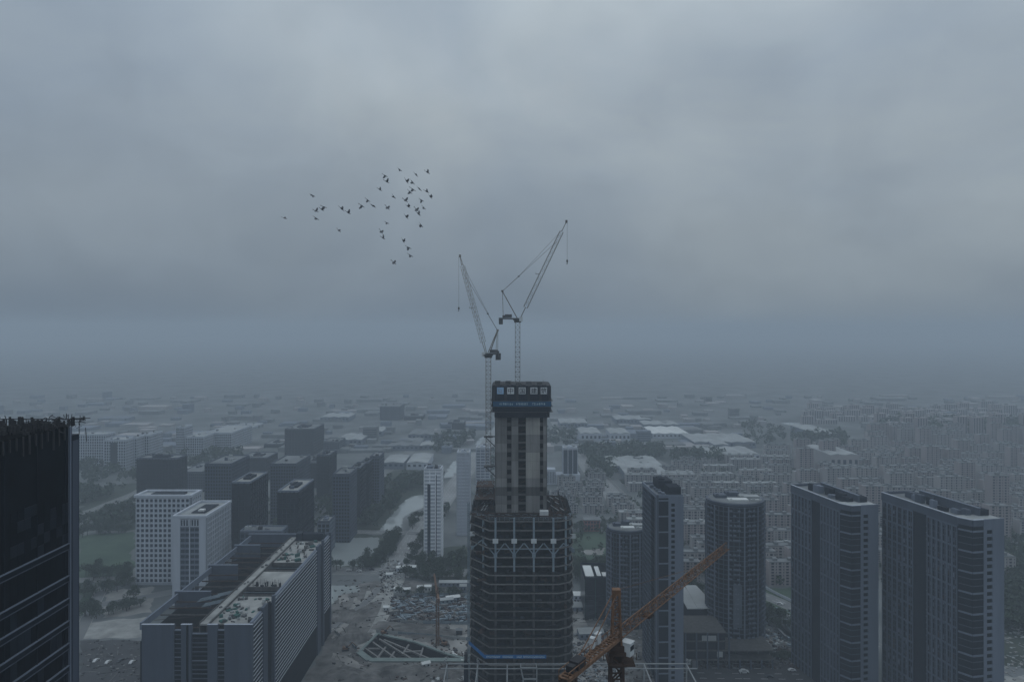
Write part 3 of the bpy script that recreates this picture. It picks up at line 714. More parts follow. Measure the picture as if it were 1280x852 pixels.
# ------------------------------------------------------------------ office block lower left with open roof
B = thing('office_block', 'long slate office block under construction with cluttered open roof', 'office block')
rx = -119.5; lx = -172.0; yf = 313.0; yr = 449.0; zr = 64.8
piece('core_glass', 'glass_black', B, lx+1, rx-1, yf+1, yr-.5, 0, 56.5)
# front end walls: (px range)
segs = [(178,218,zr),(227,233.1,zr),(236.4,240,zr),(260,272.2,zr),(281,316.3,zr)]
for a, b, zz in segs: piece('end_wall', 'stone_slate', B, X(a,yf), X(b,yf)-(0 if b < 300 else .3), yf-.6, yf+.9, 0, zz)
piece('end_slot', 'void', B, X(233.1,yf), X(236.4,yf), yf+.1, yf+.8, 0, zr-.3)
for a, b, zz in [(218,227,zr-2.6),(240,260,zr-4.2),(272.2,281,zr-2.6)]:
    z = zz; j = 0
    while z > 20:
        piece('end_spandrel', 'stone_slate' if j%3 else 'stone_grey', B, X(a,yf), X(b,yf), yf-.1, yf+.9, z-(.16 if j%2 else .4), z); z -= 2.05; j += 1
    piece('end_glazing', 'glass_black', B, X(a,yf), X(b,yf), yf+.3, yf+.95, 0, zz-.4)
for a, b in [(178,218),(227,240),(260,272.2),(281,316.3)]: piece('coping', 'stone_white', B, X(a,yf)-.1, X(b,yf)+.1, yf-.7, yf+.2, zr+.003, zr+.22)
# right facade: horizontal louvres in bays separated by pilasters
d2 = lambda px_: rx*-F/(640-px_)
bays = [(315.5,328.6),(343.5,396.5),(404.8,412.8)]
for a, b in bays:
    y0_, y1_ = d2(a), d2(b); z = zr-.5; j = 0
    piece('bay_glazing', 'glass_black', B, rx-1.4, rx-.33, y0_+.1, y1_-.1, 0, zr-.4)
    while z > 18:
        piece('louvre', 'stone_white', B, rx-.35, rx-.02, y0_, y1_, z-.42, z-.1)
        z -= 2.05; j += 1
for a, b in [(314.9,316.1),(328.6,334),(341.8,343.6),(396.5,400.6),(403.6,404.9),(412.6,413.6)]:
    piece('pilaster', 'stone_slate', B, rx-1, rx+.35, d2(a), d2(b), 0, zr+(.3 if a < 320 else 1.6))
piece('slot_glazing', 'glass_black', B, rx-2.2, rx-1.4, d2(334), d2(342), 0, zr-1); piece('slot_glazing', 'glass_black', B, rx-2.2, rx-1.4, d2(400), d2(404), 0, zr-1)
piece('parapet', 'stone_grey', B, rx-1.5, rx-.3, d2(316), d2(328), zr-2, zr+.25); piece('parapet', 'stone_grey', B, rx-1.5, rx-.3, d2(344), d2(396), zr-2, zr+.25)
piece('parapet', 'stone_grey', B, rx-1.5, rx-.3, d2(405), d2(412), zr-2, zr+.25)
# inner spine walkway, decks and open wells
piece('spine_walkway', 'concrete_deck', B, -144, -140.3, yf+1, yr-4, zr-1.0, zr-.3)
piece('spine_wall', 'concrete_dark', B, -144, -143.6, yf+1, yr-4, 56, zr+.4)
piece('spine_wall', 'concrete_dark', B, -140.6, -140.3, yf+1, yr-4, 56, zr-.9)
for a, b in [(318,350),(362,386),(400,441)]: piece('roof_deck', 'concrete_deck', B, -140.2, rx-1.6, a, b, zr-2.4, zr-1.8)
for y in (351,361.5,387,399): piece('cross_beam', 'concrete_dark', B, -140.2, rx-1.6, y, y+.5, zr-3.4, zr-1.3)
for y in (356,392.5): piece('cross_beam', 'steel_blue', B, -140.2, rx-1.6, y, y+.2, zr-2.2, zr-2)
for y in (316, 330, 338, 346, 356, 366, 374, 383, 394, 404, 412, 420, 430, 440):
    piece('well_beam', 'rust' if y % 3 else 'concrete_dark', B, lx+2, -144, y, y+.35, zr-3.2, zr-2.6)
for y in (322, 334, 342, 361, 379, 399, 408): bar('well_brace', 'rust', B, (lx+3,y,zr-2.0), (-144.5,y+random.uniform(3,7),zr-2.0), .14)
for y0_ in (326, 350, 389, 425, 459):
    y = y0_ if y0_ < 450 else yr-1
    if y > 330:
        x1 = {350:-154.6,389:-156.5,425:-157,448:-142}.get(y, -154)
        piece('wing_wall', 'stone_slate', B, lx-1, x1, y, y+1.1, 40, zr+.6); piece('wing_coping', 'stone_grey', B, lx-1.1, x1+.1, y-.1, y+1.2, zr+.603, zr+.85)
piece('side_parapet', 'stone_grey', B, lx+.2, lx+1.0, yf+2, yr, zr-3.5, zr-.2)
piece('rear_wall', 'stone_slate', B, -142, rx-.5, yr-1.4, yr-.4, 40, zr+.8)
piece('plant_screen', 'frame_dark', B, -136, rx-3, 443, 447, zr-2, zr+2.4); piece('stair_head', 'frame_dark', B, -139.8, -136.4, 442, 447, zr-2, zr+2.9)
piece('base_deck', 'void', B, lx+1, rx-1, yf+2, yr-1, 56.5, 57.2)
def roof_clutter(parent, n, x0, x1, y0, y1, z, mt, smax=2.2, hmax=1.6):
    m = MB()
    for j in range(n): m.cbox((random.uniform(x0,x1), random.uniform(y0,y1), z), random.uniform(.3,smax), random.uniform(.3,smax), random.uniform(.2,hmax), random.random()*3)
    m.build('roof_clutter', mt, parent, 'stuff')
roof_clutter(B, 26, -139, -122, 319, 348, zr-1.79, 'crane_grey'); roof_clutter(B, 16, -139, -122, 319, 348, zr-1.79, 'net_green', 3)
roof_clutter(B, 14, -139, -123, 320, 349, zr-1.79, 'roof_pale'); roof_clutter(B, 30, -139, -122, 402, 440, zr-1.79, 'concrete_dark', 3)
roof_clutter(B, 10, -139, -122, 402, 440, zr-1.79, 'net_green', 3.4, 2.2); roof_clutter(B, 12, -139, -122, 402, 440, zr-1.79, 'roof_pale', 2)
roof_clutter(B, 14, -139, -123, 362, 366, zr-1.79, 'steel_dark', 1.5, 2.4); roof_clutter(B, 14, -143.6, -140.6, 330, 440, zr-.29, 'crane_grey', 1.4, .8)
m = MB()
for j in range(50):
    x = random.uniform(-170,-145); y = random.uniform(330,440); a = Vector((x,y,zr-1.8+random.uniform(-.6,.6))); m.beam(a, a+Vector((random.uniform(-5,5),random.uniform(-3,3),random.uniform(-.5,.8))), .13)
m.build('loose_bars', 'rust', B, 'stuff')
for x, y in ((-146,352),(-152,346),(-147,340)):
    m = MB()
    for s_ in range(4): m.beam((x-5,y-6+s_*1.4,zr-.6), (x+4,y+s_*1.4,zr-.4), .25)
    m.build('scaffold_stair', 'steel_blue', B)
m = MB()
for j in range(20):
    x = -139+random.random()*16; m.beam((x,364,zr-1.8), (x+random.uniform(-.5,.5),364,zr+random.uniform(.2,2.4)), .1)
m.beam((-139,364,zr), (-122,364,zr+.1), .08); m.build('guardrail', 'steel_dark', B, 'stuff')

# ------------------------------------------------------------------ gridded towers with pieces as parts
def grid(face, parent, s0, s1, z0, z1, nb, nf, pw, sh, dep, mt, glass='glass_blue', pn='pier', sn='spandrel'):
    face.piece('glazing', glass, parent, s0, s1, z0, z1, -.6, -.05)
    for i in range(nb+1):
        s = s0+(s1-s0)*i/nb; face.piece(pn, mt, parent, max(s-pw/2,s0), min(s+pw/2,s1), z0, z1, -.05, dep)
    for j in range(nf+1):
        z = z0+(z1-z0)*j/nf; face.piece(sn, mt, parent, s0, s1, max(z-sh/2,z0), min(z+sh/2,z1), -.05, dep-.04)
def roof_rim(parent, x0, x1, y0, y1, z, mt, deck='roof_grey', h=1.6, w=.8):
    piece('roof_deck', deck, parent, x0+w, x1-w, y0+w, y1-w, z-.3, z)
    for a in ((x0,x1,y0,y0+w),(x0,x1,y1-w,y1),(x0,x0+w,y0+w,y1-w),(x1-w,x1,y0+w,y1-w)): piece('parapet', mt, parent, *a, z-.3, z+h)
# W1
W1 = thing('grid_office', 'pale square-windowed office tower, wider one behind its twin at left', 'office tower')
a, b, d0, d1, zz = X(168.4,533), X(238.8,533), 533, 551, 70.5
piece('body', 'stone_white', W1, a+.7, b-.7, d0+.7, d1-.7, 0, zz-2)
grid(Face((a,d0),(b,d0)), W1, 1, b-a-1, 2, zz-2.4, 12, 17, 1.15, 1.35, .5, 'stone_white')
grid(Face((b,d0),(b,d1)), W1, 1, d1-d0-1, 2, zz-2.4, 5, 17, 1.3, 1.35, .5, 'stone_white')
roof_rim(W1, a-.5, b+.5, d0-.5, d1+.5, zz-1.6, 'stone_white', 'roof_pale', 1.6, 2.2); piece('roof_well', 'frame_dark', W1, a+10, b-9, d0+5, d1-5, zz-1.59, zz-.3)
W2 = thing('grid_office', 'pale office tower with recessed window column, nearer of the left twins', 'office tower')
a, b, d0, d1, zz = X(215.7,495), X(257.4,495), 495, 539, 64.8
piece('body', 'stone_white', W2, a+.7, b-.7, d0+.7, d1-.7, 0, zz-2)
f = Face((a,d0),(b,d0)); w = b-a
f.piece('solid_wall', 'stone_white', W2, 0, w*.235, 0, zz-2, -.5, .5); f.piece('solid_wall', 'stone_white', W2, w*.80, w, 0, zz-2, -.5, .5)
f.piece('centre_pier', 'stone_white', W2, w*.5, w*.53, 0, zz-2, -.5, .5)
grid(f, W2, w*.235, w*.80, 2, zz-8.2, 4, 14, .35, 1.5, .1, 'stone_grey'); grid(f, W2, w*.235, w*.80, zz-7.8, zz-2.6, 7, 1, .6, .8, .35, 'stone_white')
grid(Face((b,d0),(b,d1)), W2, 1, d1-d0-1, 2, zz-2.4, 14, 16, 1.2, .7, .6, 'stone_white')
roof_rim(W2, a-.5, b+.5, d0-.5, d1+.5, zz-1.6, 'stone_white', 'roof_pale', 1.6, 1.6); piece('roof_well', 'frame_dark', W2, a+8, b-6, d0+12, d1-8, zz-1.59, zz-.8); piece('roof_hatch', 'roof_white', W2, a+12, a+16, d0+14, d0+18, zz-.79, zz+.4)

# residential pair: local frame, +y runs away along the left face, origin at near corner
def slab_tower(label, corner, ang, Ln, Wd, hh, fh, f_cols, mir=False):
    t = thing('residential_tower', label, 'apartment tower', (corner[0],corner[1],0), ang)
    ch = 2.6
    # main body
    m = MB().prism([(ch+.3,.3),(Wd-.3,.3),(Wd-.3,Ln-.3),(.3,Ln-.3),(.3,Ln*.46),(2.6,Ln*.46),(2.6,Ln*.29),(.3,Ln*.29),(.3,ch*2+.3)], 0, hh-3)
    m.build('body', 'frame_dark', t)
    lf = Face((0,Ln),(0,ch*2))  # left face, s from far end towards the near corner
    LL = lf.len; nf = int((hh-4)/fh); zb = hh-4-nf*fh; three = fh*3
    for s0, s1, nb in [(0, LL*.44, f_cols[0]), (LL*.62, LL-.5, f_cols[1])]:
        lf.piece('glazing', 'glass_black', t, s0, s1, 0, hh-4, -.35, -.1)
        for i in range(nb*2+1):
            s = s0+(s1-s0)*i/(nb*2); w = .55 if i % 2 == 0 else .2
            lf.piece('pier', 'trim_slate' if i%2==0 else 'stone_slate', t, max(s0,s-w), min(s1,s+w), 0, hh-4, -.1, .35 if i%2==0 else .1)
        z = hh-4; j = 0
        while z > 2:
            lf.piece('spandrel', 'trim_slate' if j%3==0 else 'stone_slate', t, s0, s1, z-(.9 if j%3==0 else .55), z, -.1, .42 if j%3==0 else .0); z -= fh; j += 1
    rb = random.Random(int(corner[1])); bl = MB()
    for s0, s1, nb in [(0, LL*.44, f_cols[0]*2), (LL*.62, LL-.5, f_cols[1]*2)]:
        z = hh-4
        while z > 20:
            for i in range(nb):
                if rb.random() < .3:
                    a = s0+(s1-s0)*i/nb+.3; lf.mb(bl, a, a+(s1-s0)/nb-.6, z-fh*rb.uniform(.5,.95), z-.6, -.09, -.05, rb.choice(['stone_slate','trim_slate','stone_grey','rust']))
            z -= fh
    bl.build('window_blinds', None, t, 'stuff')
    ac = MB(); z = hh-4
    while z > 20:
        for a in (LL*.47, LL*.53, LL*.58):
            if rb.random() < .7: lf.mb(ac, a, a+.9, z-fh+.3, z-fh+.95, -.9, -.45, 'stone_grey')
        z -= fh
    ac.build('air_conditioners', None, t, 'stuff')
    lf.piece('recess_wall', 'glass_black', t, LL*.45, LL*.61, 0, hh-4, -2.0, -1.5)
    z = hh-4
    while z > 2: lf.piece('recess_balcony', 'frame_dark', t, LL*.45, LL*.61, z-.9, z-.1, -1.5, -.9); z -= fh
    lf.piece('cornice', 'stone_slate', t, -.3, LL+.2, hh-4, hh, -.4, .5); lf.piece('cornice_edge', 'stone_white', t, -.35, LL+.25, hh+.003, hh+.25, -.3, .6)
    # chamfered glass corner and front bay
    cf = Face((0,ch*2),(ch,0)); gw = Wd*.43; ff = Face((ch,0),(Wd,0))
    for fc, s1 in ((cf, cf.len), (ff, gw-ch)):
        fc.piece('corner_glazing', 'glass_dark', t, 0, s1, 0, hh-3, -.4, 0)
        z = hh-4-fh*.3; j = 0
        while z > 2:
            if j % 3 == 0: fc.piece('white_band', 'stone_grey', t, 0, s1, z-.75, z, -.1, .5)
            else: fc.piece('corner_spandrel', 'stone_slate', t, 0, s1, z-.32, z, -.1, .15)
            z -= fh; j += 1
        nn = max(2, int(s1/1.1))
        for i in range(nn+1): fc.piece('corner_mullion', 'frame_dark', t, s1*i/nn-.05, s1*i/nn+.05, 0, hh-3, 0, .12)
        fc.piece('corner_cornice', 'stone_slate', t, 0, s1, hh-3, hh-.1, -.5, .45); fc.piece('cornice_edge', 'stone_white', t, -.05, s1+.05, hh-.09, hh+.2, -.4, .6)
    a0 = gw-ch; fl = ff.len; w0, w1 = a0+(fl-a0)*.16, a0+(fl-a0)*.43
    ff.piece('gable_wall', 'stone_grey', t, a0, w0, 0, hh, -.5, .3); ff.piece('gable_wall', 'stone_grey', t, w1, fl+.1, 0, hh, -.5, .3); ff.piece('gable_wall', 'stone_grey', t, w0, w1, hh-5, hh-.01, -.5, .28)
    ff.piece('gable_glazing', 'glass_black', t, w0, w1, 0, hh-5, -.5, -.2)
    z = hh-5
    while z > 2: ff.piece('gable_spandrel', 'stone_grey', t, w0, w1, z-fh, z-fh*.58, -.3, .26); z -= fh
    # roof
    piece('roof_deck', 'roof_grey', t, .5, Wd-.3, ch*2, Ln-.5, hh-2, hh-1); piece('parapet', 'stone_slate', t, Wd-.6, Wd+.1, .5, Ln, hh-3, hh-.2); piece('parapet', 'stone_slate', t, 0, Wd, Ln-.5, Ln+.2, hh-3, hh+.3)
    MB().prism([(ch+.5,.5),(Wd,.5),(Wd,9),(.5,9),(.5,ch*2+.5)], hh-.6, hh-.2).build('roof_slab', 'roof_pale', t)
    piece('plant_wall', 'stone_slate', t, Wd*.62, Wd*.66, 6, Ln*.78, hh-1, hh+3.4); piece('plant_wall_coping', 'stone_grey', t, Wd*.60, Wd*.68, 6, Ln*.78, hh+3.403, hh+3.6)
    r = random.Random(int(corner[0]))
    y = 8
    while y < Ln*.8:
        l_ = r.uniform(2, 5); hgt = r.uniform(1.4, 4.2); x = r.uniform(Wd*.22, Wd*.4)
        MB().box(x, x+r.uniform(2,4.2), y, y+l_, hh-1, hh-1+hgt).box(x+.3, x+1.3, y+.3, y+l_-.3, hh-1+hgt, hh-.7+hgt).build('plant_box', r.choice(['stone_slate','frame_dark','stone_grey']), t); y += l_+r.uniform(.4,2.2)
    for j in range(4):
        y = 6+j*1.9; MB().box(Wd*.66, Wd*.9, y, y+1.2, hh-1, hh+2.6).build('chiller', 'frame_dark', t)
    return t
aD = math.atan2(11, 59)
slab_tower('nearest right-hand apartment tower with chamfered glass corner, closest to the right edge', (X(1199,322),316), aD, 55, 19.5, 111.5, 3.2, (6,6))
slab_tower('dark apartment tower with chamfered glass corner, left of the rightmost tower', (X(1053,366),361), aD, 50, 18.5, 106.5, 3.2, (6,6))

# Building C
Ct = thing('residential_tower', 'slim pale apartment tower behind the orange jib, in front of round tower', 'apartment tower', (X(821,385),385,0), R(3.0))
hh = Z(618,385); Wd = 15.2; Ln = 33
MB().box(.3, Wd-.3, .3, Ln-.3, 0, hh-2).build('body', 'stone_slate', Ct)
lf = Face((0,Ln),(0,0)); grid(lf, Ct, .6, Ln*.66, 0, hh-2, 7, 34, .8, .8, .3, 'stone_slate'); 
grid(lf, Ct, Ln*.66, Ln-3.5, 0, hh-2, 5, 34, .3, 1.0, .25, 'frame_dark')
lf.piece('corner_pier', 'stone_grey', Ct, Ln-.9, Ln, 0, hh, -.4, .4); lf.piece('corner_pier', 'stone_slate', Ct, Ln-3.5, Ln-2.2, 0, hh, -.4, .35); lf.piece('parapet', 'stone_grey', Ct, 0, Ln-1, hh-2, hh, -.4, .4)
ff = Face((0,0),(Wd,0)); ff.piece('corner_pier', 'stone_slate', Ct, .01, 1.0, 0, hh-.05, -.4, .35)
ff.piece('bay_glazing', 'glass_dark', Ct, 1, 6.6, 0, hh-2, -.5, -.05)
z = hh-3; j = 0
while z > 2:
    ff.piece('bay_band' if j%3==0 else 'bay_spandrel', 'stone_grey' if j%3==0 else 'frame_dark', Ct, 1, 6.6, z-(.7 if j%3==0 else .5), z, -.1, .4 if j%3==0 else .1); z -= 2.95; j += 1
for i in range(6): ff.piece('bay_mullion', 'frame_dark', Ct, 1+i*1.1, 1.1+i*1.1, 0, hh-2, -.05, .08)
ff.piece('gable_wall', 'stone_grey', Ct, 6.6, 8.2, 0, hh-1, -.5, .3); ff.piece('gable_wall', 'stone_grey', Ct, 10.3, Wd, 0, hh-1, -.5, .3); ff.piece('gable_glazing', 'glass_black', Ct, 8.2, 10.3, 0, hh-5, -.5, -.15)
z = hh-3.5; ff.piece('gable_spandrel', 'stone_grey', Ct, 8.2, 10.3, hh-5, hh-1.01, -.3, .28)
z = hh-5
while z > 2: ff.piece('gable_spandrel', 'stone_grey', Ct, 8.2, 10.3, z-2.95, z-1.75, -.3, .26); z -= 2.95
roof_rim(Ct, 0.1, Wd-.1, .2, Ln, hh-1.7, 'stone_grey', 'roof_grey', 1.5, .5)
MB().box(4.5, 13, 14, 26, hh-1.7, hh+4.6).box(5.5, 9, 16, 23, hh+4.6, hh+5.6).build('plant_room', 'frame_dark', Ct)
MB().box(7.5, 14.6, 2.5, 12.5, hh-1.7, hh+3.6).build('plant_room', 'net_dark', Ct)
for j in range(6): MB().add([(7.6+j*1.15,2.3,hh+1.8),(8.7+j*1.15,2.3,hh+1.8),(8.15+j*1.15,2.3,hh-.2),(7.6+j*1.15,2.5,hh+1.8),(8.7+j*1.15,2.5,hh+1.8),(8.15+j*1.15,2.5,hh-.2)], [(0,2,1),(3,4,5),(0,1,4,3),(1,2,5,4),(2,0,3,5)]).build('net_skirt', 'net_dark', Ct)
for j in range(5): piece('roof_unit', 'stone_grey', Ct, 2+random.random()*2, 5+random.random(), 3+j*5, 5.5+j*5, hh-1.7, hh-.4+random.random())

# ------------------------------------------------------------------ round towers
def round_tower(label, cx_, cy_, r, hh, fh, flat=.85):
    t = thing('round_tower', label, 'apartment tower', (cx_,cy_,0))
    n = 40
    def ring(rr, a0=0, a1=360, k=n):
        q = []
        for i in range(k):
            a = R(a0+(a1-a0)*i/k); x = rr*math.cos(a); y = rr*math.sin(a)*flat
            q.append((x,y))
        return q
    MB().prism(ring(r-.7), 0, hh-1.5).build('glazing', 'glass_dark', t)
    z = hh-2.5; k = 0
    me = MB().prism(ring(r), 0, .42).mesh('floor_band', 'stone_slate'); me2 = MB().prism(ring(r+.25), 0, .35).mesh('floor_band', 'stone_slate')
    while z > 3:
        o = link('floor_band', me2 if k % 3 == 0 else me, t); o.location.z = z; z -= fh; k += 1
    for i in range(0, 36):
        a = R(i*10+3); rr = r+.1; x, y = rr*math.cos(a), rr*math.sin(a)*flat
        if i*10 in range(170,375):
            w = .35 if i % 3 else .8
            m = MB().cbox((0,0,0), w, .5, hh-2, 0).build('fin', 'stone_slate' if i%3 else 'stone_grey', t); m.location = (x,y,0); m.rotation_euler.z = a+math.pi/2
    # short pale balcony fronts stepping round the left and right shoulders
    m = MB(); rnd = random.Random(3)
    z = hh-4
    while z > 3:
        for a in (197, 206, 215, 246, 255, 262, 282, 291, 318, 327, 336):
            if rnd.random() < .8:
                aa = R(a+rnd.uniform(-1,1)); rr = r+.55; m.cbox((rr*math.cos(aa), rr*math.sin(aa)*flat, z-.6), rnd.uniform(1.4,2.6), .5, .75, aa+math.pi/2)
        z -= fh
    m.build('balcony_fronts', 'stone_grey', t, 'stuff')
    MB().prism(ring(r*.985), hh-1.5, hh-.2).build('roof_rim', 'stone_slate', t); MB().prism(ring(r*.9), hh-.199, hh).build('roof_deck', 'roof_grey', t)
    for (x, y, w, d, h_, mt) in ((-6,-8,12,5,.9,'roof_white'),(-12,0,7,6,1.8,'stone_slate'),(3,-2,12,6,1.4,'roof_pale'),(-4,4,8,5,2.4,'stone_slate'),(8,-8,5,3,.7,'roof_pale')):
        s_ = r/18; MB().box(x*s_, (x+w)*s_, y*s_, (y+d)*s_, hh, hh+h_).box((x+.5)*s_, (x+2)*s_, (y+.5)*s_, (y+1.5)*s_, hh+h_, hh+h_+.6).build('plant_box', mt, t)
    return t
RT = round_tower('large rounded dark tower with ringed floors, right of the orange jib tip', X(918.5,432), 432, 18.2, Z(623,430), 2.97)
round_tower('smaller rounded dark tower partly hidden behind the slim pale tower', X(783,465), 465, 13.5, Z(659,462), 2.97)
a_ = -math.pi/2-.18
MB().cbox((18.6*math.cos(a_), 18.6*.85*math.sin(a_), 18), 5.0, .7, 26, a_+math.pi/2).build('scaffold_net', 'louver', RT)
# podium
PD = thing('podium', 'unfinished low podium frame with pale columns at the foot of the round tower', 'podium')
x0, x1, y0, y1 = X(855,402), X(968,402), 402, 426
for z in (5.5, 11, 16.5, 21.5): piece('floor_slab', 'concrete_dark', PD, x0, x1 if z < 15 else X(908,402), y0, y1, z-.6, z)
for i in range(9):
    x = x0+1+(x1-x0-2)*i/8; piece('column', 'stone_slate', PD, x-.4, x+.4, y0-.2, y0+.6, 0, 5.5 if i > 4 else 21.4)
for i in range(8): piece('back_wall', 'void', PD, x0+(x1-x0)*i/8, x0+(x1-x0)*(i+.9)/8, y0+7, y0+7.4, 0, 10.9)
piece('infill_glazing', 'glass_dark', PD, x0+.5, X(907,402), y0+1, y0+1.3, 5.6, 20.8); piece('infill_panel', 'roof_pale', PD, X(878,401), X(896,401), y0-.1, y0+.2, 16.6, 19.6); piece('infill_panel', 'roof_pale', PD, X(897,401), X(904,401), y0-.1, y0+.2, 7, 10.2); piece('infill_panel', 'roof_grey', PD, X(866,401), X(873,401), y0-.1, y0+.2, 0, 5)
HB = thing('hall', 'low hall with pale sloping roof sheets between the slim tower and round tower', 'hall')
MB().box(X(857,440), X(884,440), 430, 470, 0, 24).build('wall', 'frame_dark', HB)
for i, (a, b) in enumerate([((857,752),(868,750)),((870,750),(885,750))]):
    q0, q1 = X(a[0],432), X(b[0],432); MB().add([(q0,428,24.5+i*.2),(q1+5,428,24.5+i*.2),(q1,460,27+i*.2),(q0,460,27+i*.2),(q0,428,24.9+i*.2),(q1+5,428,24.9+i*.2),(q1,460,27.4+i*.2),(q0,460,27.4+i*.2)], [(0,3,2,1),(4,5,6,7),(0,1,5,4),(1,2,6,5),(2,3,7,6),(3,0,4,7)]).build('roof_sheet', 'roof_pale', HB)
# dark cube office with white roof
NB = thing('low_office', 'dark glass low office with white patched roof left of the orange crane mast', 'office building')
d = 470; x0, x1, hh = X(731,d), X(765,d), Z(722,d)
MB().box(x0, x1, d, d+30, 0, hh-.6).build('body', 'glass_dark', NB); roof_rim(NB, x0-.2, x1+.2, d-.2, d+30.2, hh-.6, 'frame_dark', 'roof_grey', .8, .5)
f = Face((x0,d),(x1,d))
for j in range(9): f.piece('floor_band', 'frame_dark', NB, 0, x1-x0, 3+j*3.3, 3.6+j*3.3, 0, .3)
for j in range(8): f.piece('mullion', 'net_green' if j%3==0 else 'frame_dark', NB, j*2.4, j*2.4+.25, 0, hh-1, 0, .35)
for a, b, c, d_ in ((1,7,3,26),(9,12,5,24),(13,17,3,12)): piece('roof_panel', 'roof_white', NB, x0+a, x0+b, d+c, d+d_, hh-.59, hh-.2)

# ------------------------------------------------------------------ hazed office towers
def haze_tower(name, label, px0, px1, py, d, dep, fh=4, bay=3.4, wall='stone_slate', glass='glass_blue', group=None, roof='roof_pale', rz=0, rim='stone_grey', plant=True, cat='office tower'):
    x0, x1 = X(px0,d), X(px1,d); w = x1-x0; hh = Z(py,d)
    t = thing(name, label, cat, (x0,d,0), rz, group)
    MB().box(.3, w-.3, .3, dep-.3, 0, hh-1).build('glazing', glass, t)
    m = MB()
    for fc in (Face((0,0),(w,0)), Face((w,0),(w,dep)), Face((0,dep),(0,0))):
        nb = max(2, round(fc.len/bay)); nf = max(1, int(hh/fh))
        for i in range(nb+1): s = fc.len*i/nb; fc.mb(m, max(0,s-.4), min(fc.len,s+.4), 0, hh-.5, -.4, .3)
        for j in range(nf+1): z = hh-1-j*fh; fc.mb(m, 0, fc.len, max(0,z-1.1), z, -.4, .26)
    m.build('facade_frame', wall, t, 'stuff')
    m = MB()
    for a in ((0,w,0,.9),(0,w,dep-.9,dep),(0,.9,.9,dep-.9),(w-.9,w,.9,dep-.9)): m.box(*a, hh-.5, hh+.9)
    m.build('parapet', rim, t); MB().box(.9, w-.9, .9, dep-.9, hh-.8, hh-.1).build('roof_deck', roof, t)
    rr_ = random.Random(int(px0*7+d))
    for q_ in range(rr_.randint(2,5)):
        a_x = rr_.uniform(1.5,max(1.6,w-5)); a_y = rr_.uniform(1.5,dep-5); hh_ = hh-.1+rr_.uniform(.8,3.2)
        MB().box(a_x, a_x+rr_.uniform(1.5,3.5), a_y, a_y+rr_.uniform(1.5,4), hh-.1, hh_).box(a_x+.3, a_x+1, a_y+.3, a_y+1, hh_, hh_+.5).build('roof_unit', rr_.choice(['roof_grey','stone_slate','roof_pale','steel_dark']), t)
    if plant: MB().box(w*.3, w*.7, dep*.3, dep*.65, hh-.1, hh+1.6).box(w*.35, w*.5, dep*.4, dep*.6, hh+1.6, hh+2.6).build('plant_room', wall, t)
    return t
GD = 'hazy office towers on the left'
HT = [
 ('wide dark block half hidden in mist behind the pale gridded twins',171,222,573,745,22),
 ('dark tower just behind the right pale twin, roof edge lit',256,289,580,650,45),
 ('dark tower with pale framed roof, left one of two alike behind the long block',290,313,603,560,40),
 ('dark tower with pale framed roof directly behind the far end of the long block',347,373,614,540,42),
 ('wide hazy tower behind the two framed-roof towers',338,370,580,700,50),
 ('tall faint tower silhouette in mist at upper left centre',356,392,536,1080,60),
 ('narrow faint tower right of the wide hazy tower',396,411,569,800,35),
 ('blue grey tower nearest the canal bank on its left',416,437,593,640,30),
 ('blue grey tower second from the canal bank, taller than its neighbour',438,450,585,700,30),
 ('narrow blue grey tower standing in the middle of the canal side row',451,461,578,740,28),
 ('rightmost blue grey tower of the canal side row',462,474,571,760,28),
 ('low dark slab in mist left of the row by the canal',300,334,572,900,40),
 ('small pale roofed block just behind the long block far corner',397,412,652,610,18),
 ('faint tall block deep in the mist above the canal row',475,500,508,1500,60),
 ('second faint tall block deep in the mist, left of the core',505,528,520,1500,50),
 ('faint block in mist left of the tall silhouette',330,352,555,1150,60),
 ('faint narrow block between tall silhouette and canal row',404,424,552,1100,40),
 ('very faint block in deep mist near the crane mast',560,580,528,1300,40),
 ('dim blue block behind narrow faint tower',380,400,578,860,35),
 ('low dark slab spreading behind the wide dark block',225,256,590,840,60),
]
for i, (lb, a, b, py, d, dep) in enumerate(HT):
    haze_tower('hazy_tower', lb, a, b, py, d, dep, group=GD, glass='glass_dark', wall=['frame_dark','stone_slate','net_dark'][i%3] if i != 12 else 'stone_grey', rim='stone_grey' if i in (2,3) else 'stone_slate', roof='concrete_deck' if i in (2,3,12) else 'roof_grey', plant=i%3!=1, fh=[4,3.3,4.5][i%3], bay=[3.4,2.6,5][i%3])
WS = 'pale slab blocks in the mist at far left'
for i, (lb, a, b, py, d, dep) in enumerate([
 ('long pale slab block emerging beside the black tower',86,132,543,1000,25),('white slab with dark centre stripe in the mist',130,157,550,960,30),('narrow white slab right of the striped slab',160,171,547,980,40),
 ('rightmost narrow white slab of the misty left row',175,186,544,1000,40),('thin white tower left of the long pale complex',220,230,534,1100,30),('pale complex block with stepped roof in the mist',232,254,546,1080,60),('pale complex wing facing the misty road',256,289,541,1120,90),('flat pale hall beyond the misty complex',285,315,534,1350,60)]):
    t = haze_tower('pale_slab', lb, a, b, py, d, dep, group=WS, wall='stone_white', glass='glass_blue', roof='roof_pale', rim='stone_white', plant=False)
    if i == 1: w = X(b,d)-X(a,d); piece('dark_stripe', 'glass_dark', t, w*.3, w*.62, -.45, .1, 0, Z(py,d)-3)
t = haze_tower('slender_tower', 'slender pale tower beside the canal, left of the unfinished tower', 530, 551.5, 587, 590, 16, wall='stone_bright', glass='stone_white', bay=4.4, fh=3.2, roof='roof_pale', rim='stone_white', plant=False)
piece('stair_strip', 'glass_blue', t, 3, 5.6, -.45, .0, 4, 66); piece('stair_strip', 'glass_blue', t, 10.4, 11, -.42, .0, 4, 74)
